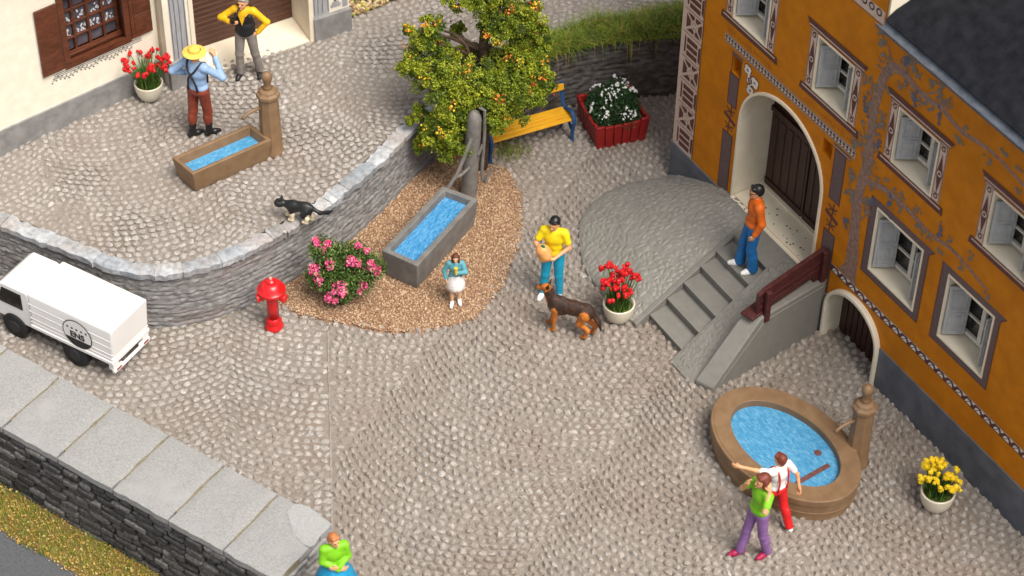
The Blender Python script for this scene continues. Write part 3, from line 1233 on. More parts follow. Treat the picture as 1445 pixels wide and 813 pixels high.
def window_unit(house, a, b, z0, z1, depth=.30, ground=False):
    mb = MB()
    pts = rect(a, b, z0, z1)
    # order so that reveal faces look inwards
    reveal(mb, pts[::-1], .02, depth + .06)
    ring(mb, [(a, z0), (b, z0), (b, z1), (a, z1)], [(a - .028, z0 - .028), (b + .028, z0 - .028), (b + .028, z1 + .028), (a - .028, z1 + .028)], -.012, .02)
    mb.box(((a + b) / 2, depth + .085, (z0 + z1) / 2), (b - a + .1, .03, z1 - z0 + .1))
    f = mb.build('window', M_CREAM, house, sharp=30)
    casement(f, a + .05, b - .01, z0 + .05, z1 - .03, depth)
    h = (z1 - z0) * .80
    shutter_panel('shutter', .315, h, f, (a + .03, .018, z0 + .05), R(58))
    shutter_panel('shutter', .29, h, f, (b - .13, .03, z0 + .05), R(82))
    return f


def painted_surround(p, a, b, z0, z1):
    """pale jambs with dark lozenges, dark lintel and sill with a pale line"""
    w = .165
    for x0, x1 in ((a - w - .03, a - .03), (b + .03, b + w + .03)):
        p.rect(x0, x1, z0 - .02, z1 + .06, 0, 0)
        m = (x0 + x1) / 2
        zm = (z0 + z1) / 2
        hh = (z1 - z0) * .38
        p.poly([(m - .062, zm), (m, zm - hh), (m + .062, zm), (m, zm + hh)], 1, 1)
        for e in (x0 + .012, x1 - .012):
            p.line([(e, z0), (e, z1 + .04)], .012, 1, 1)
        p.ringd((m, zm), .026, .048, 2, 0)
        for zz in (z0 + .07, z1 - .03):
            p.ringd((m, zz), .022, .044, 2, 1)
            p.line([(m - .06, zz + .06), (m, zz + .045), (m + .06, zz + .06)], .014, 1, 1)
    p.poly([(a - w - .14, z1 + .19), (a - w - .05, z1 + .055), (b + w + .05, z1 + .055), (b + w + .14, z1 + .19)], 3, 1)
    p.rect(a - w - .07, b + w + .07, z1 + .085, z1 + .108, 4, 0)
    p.poly([(a - w - .14, z0 - .16), (a - w - .12, z0 - .03), (b + w + .12, z0 - .03), (b + w + .14, z0 - .16)], 3, 1)
    p.rect(a - w - .08, b + w + .08, z0 - .085, z0 - .060, 4, 0)


def chain_band(p, s0, s1, z0, z1, layer=0):
    """pale band with a row of dark lozenges and dots"""
    p.rect(s0, s1, z0, z1, layer, 0)
    h = z1 - z0
    p.rect(s0, s1, z0 + .06 * h, z0 + .14 * h, layer + 1, 1)
    p.rect(s0, s1, z1 - .14 * h, z1 - .06 * h, layer + 1, 1)
    n = int((s1 - s0) / .075)
    st = (s1 - s0) / n
    for k in range(n):
        x = s0 + st * (k + .5)
        p.poly([(x - st * .46, z0 + .60 * h), (x, z0 + .42 * h), (x + st * .46, z0 + .60 * h), (x, z0 + .82 * h)], layer + 1, 1)
        p.poly([(x - st * .40, z0 + .22 * h), (x + st * .1, z0 + .22 * h), (x + st * .40, z0 + .38 * h), (x - st * .1, z0 + .38 * h)], layer + 1, 1)


def orange_house():
    H = empty('painted_house', HB, HA, 'tall orange rendered house with painted vine, grey shutters and arched doorways', 'house')
    SM = 11.5
    wins = [(1.25, 2.05, 4.05, 4.96), (3.20, 3.98, 4.05, 4.96), (5.02, 5.84, 4.05, 4.96), (7.0, 7.8, 4.05, 4.96)]
    gw = [(4.92, 5.90, 1.95, 3.07), (6.50, 7.42, 1.95, 3.07)]
    door = arch_pts(1.67, 3.69, .87, 2.35, 3.34)
    cel = arch_pts(4.18, 5.40, 0.0, .62, 1.20)
    nich = [(1.335, 1.535, 3.09, 3.40), (3.565, 3.785, 3.13, 3.42)]
    outer = [(0, .77), (1.60, .77), (1.60, .05), (4.14, .05), (4.14, .77)]
    out = [(0, .77), (SM, .77), (SM, 6.05), (4.46, 6.05), (4.46, 8.2), (0, 8.2)]
    dh = [(x, max(z, .905)) for x, z in door]
    holes = [rect(*w) for w in wins + gw] + [dh] + [rect(*q) for q in nich]
    cel_cut = [(x, z) for x, z in cel if z > .77]
    # cellar arch rises above the plinth: cut it out of the bottom edge of the render
    lo = [(0, .77)]
    xs = [p for p in arch_pts(4.18, 5.40, 0, .62, 1.20, 28) if p[1] > .79]
    out = [(0, .77), (xs[0][0], .77)] + xs + [(xs[-1][0], .77), (SM, .77), (SM, 6.05), (4.46, 6.05), (4.46, 8.2), (0, 8.2)]
    vs, fs = tess_plate(out, holes)
    mb = MB()
    mb.add(vs, fs)
    # side wall, return of the taller part, back
    mb.add([(0, 0, .77), (0, 0, 8.2), (0, 6, 8.2), (0, 6, .77)], [(0, 1, 2, 3)])
    mb.add([(4.46, 0, 6.05), (4.46, 0, 8.2), (4.46, 3, 8.2), (4.46, 3, 6.05)], [(3, 2, 1, 0)])
    mb.add([(0, 0, 8.2), (4.46, 0, 8.2), (4.46, 6, 8.2), (0, 6, 8.2)], [(0, 1, 2, 3)])
    for q in nich:
        reveal(mb, rect(*q)[::-1], 0, .14)
        mb.add([(q[0], .14, q[2]), (q[1], .14, q[2]), (q[1], .14, q[3]), (q[0], .14, q[3])], [(0, 1, 2, 3)])
    mb.build('wall', M_ORANGE, H, smooth=False)
    # plinth
    for a, b in ((-.02, 1.70), (3.66, 4.16), (5.42, SM)):
        mb = MB()
        mb.box(((a + b) / 2, .09, .33), (b - a, .22, .88))
        mb.build('plinth', M_SLATE, H, bevel=.008)
    mb = MB()
    mb.box((.06, 3.10, .33), (.16, 5.79, .88))
    mb.build('plinth', M_SLATE, H, bevel=.008)
    # quoins
    p = Paint()
    x0, x1 = .085, .545
    z = .78
    p.rect(.004, x1, .775, 8.0, 0, 0)
    k = 0
    while z < 7.9:
        if k % 2 == 0:
            h = .46
            for i in range(3):
                a = z + .05 + i * .125
                p.rect(x0 + .085, x1 - .10, a, a + .088, 1, 1)
            p.poly([(x0 + .02, z + .06), (x0 + .06, z + .10), (x0 + .06, z + .36), (x0 + .02, z + .40)], 1, 1)
            p.poly([(x1 - .02, z + .06), (x1 - .075, z + .11), (x1 - .075, z + .35), (x1 - .02, z + .40)], 1, 1)
        else:
            h = .44
            m, c = (x0 + x1) / 2, z + h / 2
            p.poly([(x0 + .05, z + .05), (m, c - .03), (m, z + .05)], 1, 1)
            p.poly([(x1 - .05, z + .05), (m + .03, z + .05), (m + .03, c - .03)], 1, 1)
            p.poly([(x0 + .05, z + h - .05), (m, z + h - .05), (m, c + .03)], 1, 1)
            p.poly([(x1 - .05, z + h - .05), (m + .03, c + .03), (m + .03, z + h - .05)], 1, 1)
            p.poly([(x0 + .03, z + .09), (m - .04, c), (x0 + .03, z + h - .09)], 1, 1)
            p.poly([(x1 - .03, z + .09), (x1 - .03, z + h - .09), (m + .06, c)], 1, 1)
            p.ringd((m + .01, c), .065, .10, 2, 0)
        p.line([(x0 - .02, z + h - .005), (x1, z + h - .005)], .012, 2, 1)
        z += h
        k += 1
    p.line([(x1, .78), (x1, 7.9)], .014, 3, 1)
    p.build('quoin_painting', [M_PINK, M_MAROON], H)
    # windows
    for w in wins:
        window_unit(H, *w)
    for w in gw:
        window_unit(H, *w, depth=.32, ground=True)
    p = Paint()
    for w in wins:
        painted_surround(p, *w)
    for a, b, c, d in gw:
        o = [(a - .17, c - .15), (b + .14, c - .15), (b + .14, d + .02), (b + .25, d + .20), (a - .17, d + .12)]
        i = [(a - .035, c - .035), (b + .035, c - .035), (b + .035, d + .035), (a - .035, d + .035)]
        q = [(a - .17, d + .035)]
        p.poly([(a - .17, c - .15), (b + .14, c - .15), (b + .14, c - .035), (a - .17, c - .035)], 0, 2)
        p.poly([(a - .17, c - .035), (a - .035, c - .035), (a - .035, d + .035), (a - .17, d + .035)], 0, 2)
        p.poly([(b + .035, c - .035), (b + .14, c - .035), (b + .14, d + .035), (b + .035, d + .035)], 0, 2)
        p.poly([(a - .17, d + .035), (b + .14, d + .035), (b + .26, d + .15), (b + .16, d + .15), (a - .19, d + .15)], 0, 2)
        p.line([(a - .17, d + .14), (a - .17, c - .15), (b + .14, c - .15), (b + .14, d + .03), (b + .24, d + .14)], .018, 1, 1)
    p.build('window_surround_painting', [M_PINK, M_MAROON, M_TAUPE], H)
    # entrance
    mb = MB()
    inn = [(x, z) for x, z in door]
    reveal(mb, [(x, z) for x, z in door], .02, .62, closed=False)
    o2 = arch_pts(1.635, 3.725, .87, 2.35, 3.385)
    ring(mb, door, o2, -.035, .02, closed=False)
    D = mb.build('entrance', M_CREAM, H, sharp=40)
    mb = MB()
    mb.box((2.68, .28, .83), (2.00, .70, .13))
    mb.box((2.68, .56, .925), (2.00, .14, .05))
    rg = random.Random(3)
    for i in range(30):
        x, y = rg.uniform(1.95, 3.5), rg.uniform(.0, .40)
        r = rg.uniform(.008, .018)
        mb.lathe([(r, .0), (r * .8, .003)], 7, (x, y, .8955), mi=1)
    mb.build('doorstep', [M_CREAM, mat('pit_dark', (.05, .04, .03), rough=.9)], H, smooth=False)
    mb = MB()
    dl = arch_pts(1.67, 3.69, .95, 2.35, 3.34)
    v, f = tess_plate(dl, [], .60)
    mb.add(v, f)
    for a, b in ((1.72, 2.66), (2.70, 3.64)):
        mb.box(((a + b) / 2, .585, 1.68), (b - a, .03, 1.40))
        for xx in np.linspace(a + .09, b - .09, 5):
            mb.box((xx, .567, 1.70), (.115, .016, 1.22))
        mb.box(((a + b) / 2, .562, 1.0), (b - a, .035, .12))
    mb.box((2.68, .572, 2.42), (2.0, .05, .09))
    mb.box((2.68, .560, 1.70), (.05, .03, 1.45))
    mb.build('door', M_DOOR, D, bevel=.005)
    # cellar doorway: a pale hood standing out from the wall
    mb = MB()
    ins = arch_pts(4.20, 5.38, -.02, .60, 1.17)
    outs = arch_pts(4.155, 5.425, -.02, .62, 1.235)
    ring(mb, ins, outs, -.085, .05, closed=False)
    reveal(mb, ins, .05, .29, closed=False)
    Cc = mb.build('cellar_entrance', M_CREAM, H, sharp=40, bevel=.008)
    mb = MB()
    v, f = tess_plate(arch_pts(4.20, 5.38, -.02, .60, 1.17), [], .262)
    mb.add(v, f)
    for xx in np.linspace(4.3, 5.28, 9):
        mb.box((xx, .255, .40), (.10, .018, .80))
    mb.build('door', M_DOOR, Cc, bevel=.004)
    # painted bands beside the entrance, one painting on each side
    for left in (True, False):
        p = Paint()
        rects = ((1.285, 1.53, 2.47, 3.07), (1.25, 1.515, .79, 1.94)) if left else ((3.845, 4.11, 2.50, 3.42), (3.84, 4.115, .80, 1.92))
        for a, b, c, d in rects:
            p.rect(a, b, c, d, 0, 1)
            p.rect(a + .02, b - .02, c + .02, d - .02, 1, 0)
        m, zc = (1.395, 2.21) if left else (3.975, 2.20)
        p.line([(m - .15, zc + .05), (m + .15, zc - .04)], .07, 0, 1)
        p.line([(m + .02, zc + .27), (m - .02, zc - .28)], .028, 0, 1)
        for zz in (zc + .15, zc - .15):
            p.line([(m - .11, zz + .045), (m, zz), (m + .11, zz + .045)], .03, 0, 1)
            p.line([(m - .09, zz - .05), (m, zz - .01), (m + .09, zz - .05)], .026, 0, 1)
        if left:
            p.line([(1.325, 3.44), (1.325, 3.07)], .018, 1, 1)
            p.line([(1.545, 3.44), (1.545, 3.07)], .018, 1, 1)
            p.rect(1.30, 1.56, 3.405, 3.46, 1, 0)
        else:
            p.rect(3.81, 4.20, 3.43, 3.49, 2, 0)
            p.rect(3.81, 4.20, 3.45, 3.462, 3, 2)
        p.build('door_band_painting', [M_TAUPE, M_MAROON, M_PINK], H)
    # quatrefoil beside the arch
    p = Paint()
    M_WP = mat('white_paint_trim', (.72, .66, .60), rough=.6)
    lob = [(-.12, .15, .075), (.07, .03, .085), (-.02, -.17, .075), (-.05, 0, .06)]
    for dx, dz, r in lob:
        for q in range(4):
            p.disc((1.83 + dx + .045 * math.cos(q * 1.57 + .6), 3.22 + dz + .045 * math.sin(q * 1.57 + .6)), r * .62 + .016, 0, 1)
    for dx, dz, r in lob:
        for q in range(4):
            p.disc((1.83 + dx + .045 * math.cos(q * 1.57 + .6), 3.22 + dz + .045 * math.sin(q * 1.57 + .6)), r * .62, 2, 2)
    p.ringd((1.79, 3.22), .03, .055, 4, 1)
    p.disc((1.79, 3.22), .018, 4, 1)
    for dx, dz, r in lob[:3]:
        p.ringd((1.83 + dx, 3.22 + dz), .010, .024, 4, 1)
    p.build('flower_painting', [M_TAUPE, M_MAROON, M_WP], H)
    # faint worn scrollwork between sills and frieze
    p = Paint()
    rg = random.Random(21)
    for a, b in ((1.15, 2.2), (3.05, 4.2)):
        x = a
        while x < b:
            p.line([(x, 3.72 + rg.uniform(0, .03)), (x + rg.uniform(-.02, .03), 3.80 + rg.uniform(-.02, .02))], .012, 0, 0)
            if rg.random() < .5:
                p.line([(x, 3.77), (x + .04, 3.75 + rg.uniform(-.03, .03))], .011, 0, 0)
            x += rg.uniform(.035, .075)
    p.build('worn_scroll_pattern', [mat('worn_brown_paint', (.30, .085, .004), (.44, .135, .004), scale=30, rough=.6)], H)
    p = Paint()
    chain_band(p, 1.09, 4.28, 3.515, 3.675)
    p.build('frieze_painting', [M_PINK, mat('black_paint', (.02, .018, .018), (.04, .036, .034), scale=20, rough=.6)], H)
    # belt with white half discs above the cellar
    p = Paint()
    p.rect(4.12, SM, 1.275, 1.415, 0, 1)
    n = int((SM - 4.12) / .205)
    for k in range(n):
        x = 4.12 + (k + .5) * .205
        c = [(x + .062 * math.cos(PI * j / 8), 1.296 + .075 * math.sin(PI * j / 8)) for j in range(9)]
        p.poly(c, 1, 0)
        p.poly([(x + .1025 - .045, 1.400), (x + .1025 + .045, 1.400), (x + .1025, 1.352)], 1, 0)
        p.line([(x - .045, 1.30), (x + .03, 1.36)], .012, 2, 1)
    p.rect(4.12, SM, 1.412, 1.420, 2, 0)
    p.build('belt_painting', [M_WP, M_MAROON], H)
    # frieze under the eaves
    p = Paint()
    p.rect(3.2, SM, 5.97, 6.05, 0, 0)
    p.rect(0.56, 4.44, 6.05, 6.19, 0, 0)
    n = int(3.9 / .16)
    for k in range(n):
        x = .64 + k * .16
        p.ringd((x, 6.12), .035, .062, 1, 1)
    for k in range(int((SM - 4.46) / .15)):
        x = 4.5 + k * .15
        p.poly([(x - .055, 6.047), (x + .055, 6.047), (x, 5.985)], 1, 1)
    p.rect(.56, SM, 5.965, 5.977, 1, 1)
    p.build('eaves_painting', [M_PINK, MATS['black_paint']], H)
    # painted vine
    p = Paint()
    tr = [(4.50, 1.42), (4.54, 1.75), (4.50, 2.3), (4.46, 2.85), (4.49, 3.25), (4.55, 3.6), (4.53, 4.1), (4.51, 4.55), (4.56, 5.0), (4.63, 5.3), (4.78, 5.5), (5.0, 5.53), (5.25, 5.47), (5.5, 5.46), (5.8, 5.5), (6.2, 5.42), (6.8, 5.5), (7.6, 5.4)]
    S = spline(tr, 90)
    wd = np.interp(np.linspace(0, 1, 90), [0, .03, .12, .4, .6, 1], [.42, .30, .22, .17, .15, .05]) * (1 + .14 * RNG.normal(0, .5, 90))
    p.line([tuple(a) for a in S], list(wd), 0, 0)
    br = [(4.53, 3.34), (4.75, 3.42), (5.0, 3.5), (5.27, 3.52), (5.6, 3.50), (6.0, 3.45), (6.5, 3.52), (7.2, 3.4)]
    S2 = spline(br, 50)
    p.line([tuple(a) for a in S2], list(np.linspace(.13, .05, 50)), 1, 0)
    rg = random.Random(11)
    twigs = []
    for b in ([(4.5, 3.5), (4.38, 3.75), (4.36, 4.0)], [(4.53, 4.3), (4.42, 4.6), (4.4, 4.9)], [(4.75, 5.5), (4.6, 5.72), (4.45, 5.8)], [(5.0, 5.53), (5.05, 5.75), (5.0, 5.9)],
              [(4.5, 2.7), (4.3, 2.9), (4.22, 3.1)], [(4.5, 2.5), (4.66, 2.75), (4.7, 3.0)], [(5.4, 5.47), (5.6, 5.65), (5.7, 5.8)], [(4.55, 3.8), (4.7, 4.0), (4.72, 4.3)]):
        p.line(b, [.035, .025, .012], 1, 0)
        twigs.append(b)
    spots = []
    for b in twigs:
        for q in b[1:]:
            spots += [(q[0] + rg.gauss(0, .10), q[1] + rg.gauss(0, .12)) for _ in range(4)]
    for S_ in (S[30:], S2[4:]):
        for q in S_[::2]:
            spots.append((q[0] + rg.choice((-1, 1)) * rg.uniform(.08, .2), q[1] + rg.choice((-1, 1)) * rg.uniform(.07, .2)))
    wr = [(w[0] - .24, w[1] + .22, w[2] - .2, w[3] + .22) for w in wins] + [(w[0] - .2, w[1] + .2, w[2] - .2, w[3] + .2) for w in gw]
    for x, z in spots:
        if any(a < x < b and c < z < d for a, b, c, d in wr) or x < 4.15:
            continue
        for _ in range(5):
            p.disc((x + rg.gauss(0, .034), z + rg.gauss(0, .034)), rg.uniform(.018, .030), 2, 1, 10)
    for x, z in ((4.30, 2.35), (4.36, 4.45), (4.30, 4.62), (5.0, 5.72), (5.22, 5.3), (4.75, 3.1), (5.75, 5.33), (4.72, 4.1), (5.1, 3.35), (6.15, 3.6)):
        for _ in range(9):
            p.disc((x + rg.gauss(0, .028), z + rg.gauss(0, .06)), rg.uniform(.022, .034), 3, 2, 8)
    p.build('vine_painted_pattern', [M_VINE, M_LEAFP, M_GRAPE], H)
    # gutter and roof on the lower right part, pale jamb of the taller part
    g = MB()
    n = 9
    rings = []
    for x in (4.56, SM):
        o_ = [(x, -.16 + .11 * math.cos(PI + PI * k / n), 6.20 + .11 * math.sin(PI + PI * k / n)) for k in range(n + 1)]
        i_ = [(x, -.16 + .09 * math.cos(2 * PI - PI * k / n), 6.20 + .09 * math.sin(2 * PI - PI * k / n)) for k in range(n + 1)]
        rings.append(o_ + i_)
    g.loft(rings)
    g.build('gutter', mat('gutter_slate', (.055, .065, .085), (.10, .115, .14), scale=6, rough=.4), H)
    rf = MB()
    rf.loft([[(4.56, -.10, 6.19), (4.56, 3.4, 8.4), (4.56, 3.4, 8.28), (4.56, -.05, 6.10)], [(SM, -.10, 6.19), (SM, 3.4, 8.4), (SM, 3.4, 8.28), (SM, -.05, 6.10)]])
    rf.build('roof', mat('dark_roof', (.008, .009, .012), (.018, .019, .024), scale=5, detail=7, spec=.12, rough=.8, bump=.4, bscale=30), H, smooth=False)
    j = MB()
    j.loft([[(4.462, .02, 6.06), (4.54, -.02, 6.06), (4.60, .25, 6.06), (4.462, .30, 6.06)], [(4.462, .02, 8.2), (4.56, -.02, 8.2), (4.60, .25, 8.2), (4.462, .30, 8.2)]])
    j.build('jamb', M_CREAM, H)
    return H


# ================================================================== STAIRCASE in front of it
def staircase():
    H = empty('stone_staircase', HB, HA, 'grey stone staircase with a fan-shaped cobbled ramp rising to the arched door', 'staircase')
    M_ST = mat('staircase_grey', (.20, .19, .17), (.225, .215, .193), scale=8, detail=7, rough=.62, bump=.25, bscale=60, spec=.35)
    M_RMP, nt, b = _nodes('ramp_cobble_grey')
    vec = _obj_coord(nt)
    nz = _noise(nt, vec, 3, 5)
    r = _ramp(nt, nz.outputs['Fac'], [(.35, (.22, .209, .186)), (.65, (.25, .238, .212))])
    nt.links.new(r.outputs[0], b.inputs['Base Color'])
    b.inputs['Roughness'].default_value = .5
    rise = .147
    sk = .13                                                   # the flight runs a little askew to the front
    X = lambda s0, d: s0 + sk * d

    # ---- ramp
    O = [(2.60, 2.36), (2.35, 2.46), (1.76, 2.44), (1.25, 2.40), (.85, 2.25), (.34, 1.96), (.06, 1.66), (-.10, 1.3), (-.17, .92), (-.12, .5), (-.02, .2), (-.01, 0.0)]
    nu, nv = 230, 190
    P = spline(O, 600)
    d_ = np.r_[0, np.cumsum(np.linalg.norm(np.diff(P, axis=0), axis=1))]
    u = np.linspace(0, 1, nu)
    OP = np.stack([np.interp(u * d_[-1], d_, P[:, k]) for k in range(2)], 1)
    dc = 2.36 * (1 - u)
    Cs, Cd = X(2.27, dc), dc
    Cz = np.interp(u, [0, .05, .95, 1], [.07, .10, .885, .885])
    t = np.linspace(0, 1, nv)[None]
    f = 1 - (1 - np.minimum(1, t / .80)) ** 1.5
    S = OP[:, 0:1] + (Cs[:, None] - OP[:, 0:1]) * t
    Dd = OP[:, 1:2] + (Cd[:, None] - OP[:, 1:2]) * t
    Z = .055 + (Cz[:, None] - .055) * f
    # worm-like cobbles pressed into the surface
    rng = np.random.default_rng(12)
    ns = 1000
    site = np.c_[rng.uniform(-.3, 2.8, ns), rng.uniform(-.1, 2.6, ns)]
    site = site + rng.normal(0, .01, site.shape)
    Q = np.c_[S.ravel(), Dd.ravel()]
    h = np.zeros(len(Q))
    for i in range(0, len(Q), 3000):
        q = Q[i:i + 3000]
        dd = np.sqrt(((q[:, None] - site[None]) ** 2).sum(-1))
        dd.partition(1, axis=1)
        h[i:i + 3000] = np.clip((dd[:, 1] - dd[:, 0]) / .045, 0, 1) ** .8
    h = h.reshape(S.shape) * np.clip((1 - t) / .05, 0, 1) * np.clip(t / .03, 0, 1)
    Z = Z + .020 * h
    V = np.stack([S, -Dd, Z], -1).reshape(-1, 3)
    F = grid_faces(nu, nv)
    # skirt down to the ground
    nb = len(V)
    sk0 = np.c_[OP[:, 0], -OP[:, 1], np.full(nu, -.05)]
    V = np.vstack([V, sk0])
    e = np.arange(nu - 1)
    F = np.vstack([F, np.stack([e * nv, e + nb, e + nb + 1, (e + 1) * nv], 1)])
    o = link_np('ramp', V, F, M_RMP, H, None, True, 60)
    bm_ = bmesh.new()
    bm_.from_mesh(o.data)
    bmesh.ops.recalc_face_normals(bm_, faces=bm_.faces)
    bm_.to_mesh(o.data)
    bm_.free()

    def loft_s(mb, s0, s1, prof):
        """profile in (d, z) swept between two skewed s lines; s may be a function of d"""
        n = len(prof)
        a = [(X(s0, d), -d, z) for d, z in prof]
        c = [(X(s1, d), -d, z) for d, z in prof]
        mb.loft([a, c])
    # ---- kerb between ramp and steps
    mb = MB()
    loft_s(mb, 2.255, 2.345, [(2.40, -.05), (2.40, .075), (2.28, .135), (.22, .93), (.0, .93), (0, -.05)])
    mb.build('kerb', M_ST, H, bevel=.012)
    # ---- steps, each a block of its own
    nose = [2.12, 1.79, 1.47, 1.14, .84, .50]
    for i, d in enumerate(nose):
        mb = MB()
        back = nose[i + 1] if i < 5 else -.0
        z = rise * (i + 1)
        loft_s(mb, 2.347, 3.20, [(d, -.03), (d, z - .035), (d + .022, z - .028), (d + .022, z), (back - .004, z), (back - .004, -.03)])
        mb.build('step', M_ST, H, bevel=.008)
    # ---- cobbled string strip and the block wall on the right
    mb = MB()
    loft_s(mb, 3.202, 3.775, [(2.36, -.05), (2.36, .03), (2.22, .10), (.48, .885), (0, .885), (0, -.05)])
    st = mb.build('string_wall', M_ST, H, bevel=.01)
    mb = MB()
    rg = np.random.default_rng(4)
    sl = (.885 - .10) / (2.22 - .48)
    bv, bf = ico(1, 2)
    for i in range(300):
        d = rg.uniform(.1, 2.24)
        s = rg.uniform(3.26, 3.64)
        z = .885 if d < .48 else .885 - (d - .48) * sl
        r = rg.uniform(.030, .048)
        ang = rg.uniform(0, PI)
        mb.add([(X(s, d) + (math.cos(ang) * v[0] * r * 1.35 - math.sin(ang) * v[1] * r * .8), -d + (math.sin(ang) * v[0] * r * 1.35 + math.cos(ang) * v[1] * r * .8),
                 z - .006 + v[2] * .016 - (0 if d < .48 else (-(math.sin(ang) * v[0] * r * 1.35 + math.cos(ang) * v[1] * r * .8)) * -sl * -1)) for v in bv], [tuple(x) for x in bf])
    mb.build('cobble_relief', M_ST, st, sharp=None)
    mb = MB()
    sA, sB = 3.78, 4.078
    pA = [(2.30, -.05), (2.31, .10), (2.25, .16), (1.40, 1.0), (1.30, 1.03), (0, 1.04), (0, -.05)]
    pB = [(2.17, -.05), (2.18, .10), (2.12, .16), (1.34, 1.0), (1.24, 1.03), (0, 1.04), (0, -.05)]
    mb.loft([[(X(sA, d), -d, z) for d, z in pA], [(X(sB, d), -d, z) for d, z in pB]])
    bw = mb.build('block_wall', M_ST, H, bevel=.022)
    mb = MB()
    # sunk-panel outline on the outer face
    q = [(2.08, .02), (2.02, .13), (1.26, .90), (1.16, .93), (.05, .94)]
    for a, b2 in zip(q[:-1], q[1:]):
        mb.tube([(X(sB + .002, a[0]), -a[0], a[1]), (X(sB + .002, b2[0]), -b2[0], b2[1])], .011, 6)
    mb.build('panel_moulding', M_ST, bw)
    # ---- dark red rail
    M_RAIL = mat('rail_maroon', (.050, .012, .012), (.095, .024, .022), scale=7, detail=7, rough=.42, stretch=(2, 2, 5), bump=.35, bscale=28)
    mb = MB()
    rp = [(1.36, 1.03), (1.34, 1.42), (1.22, 1.47), (.06, 1.62), (.035, 1.61), (.035, 1.20), (.10, 1.10), (.10, 1.045), (.22, 1.045), (.24, 1.16), (1.12, 1.06), (1.12, 1.035)]
    v, f = tess_plate([(-d, z) for d, z in rp], [])
    n = len(v)
    mb.add([(X(3.93, -p[0]), p[0], p[2]) for p in v] + [(X(4.005, -p[0]), p[0], p[2]) for p in v],
           list(f) + [tuple(n + k for k in reversed(t)) for t in f] + [(i, (i + 1) % n, n + (i + 1) % n, n + i) for i in range(n)])
    o = mb.build('rail', M_RAIL, H, smooth=False)
    bm_ = bmesh.new()
    bm_.from_mesh(o.data)
    bmesh.ops.recalc_face_normals(bm_, faces=bm_.faces)
    bm_.to_mesh(o.data)
    bm_.free()
    mb = MB()
    mb.loft([[(X(3.80, 1.52), -1.52, 1.0), (X(4.03, 1.46), -1.46, 1.0), (X(4.03, 1.46), -1.46, 1.045), (X(3.80, 1.52), -1.52, 1.045)],
             [(X(3.80, 1.20), -1.20, 1.042), (X(4.03, 1.16), -1.16, 1.042), (X(4.03, 1.16), -1.16, 1.09), (X(3.80, 1.20), -1.20, 1.09)]])
    mb.build('foot_plate', M_RAIL, H, bevel=.008)
    for d, z0, z1, s in ((1.22, .92, 1.50, 4.075), (.09, 1.045, 1.635, 4.05)):
        mb = MB()
        mb.box((X(s, d), -d, (z0 + z1) / 2), (.075, .085, z1 - z0), rz=0)
        mb.build('rail_post', M_RAIL, H, bevel=.008)
    mb = MB()
    for zz in (1.20, 1.32):
        mb.tube([(X(4.008, 1.30), -1.30, zz - .03), (X(4.008, .1), -.1, zz + .10)], .010, 6)
    mb.build('rail_groove', M_RAIL, H)
    return H


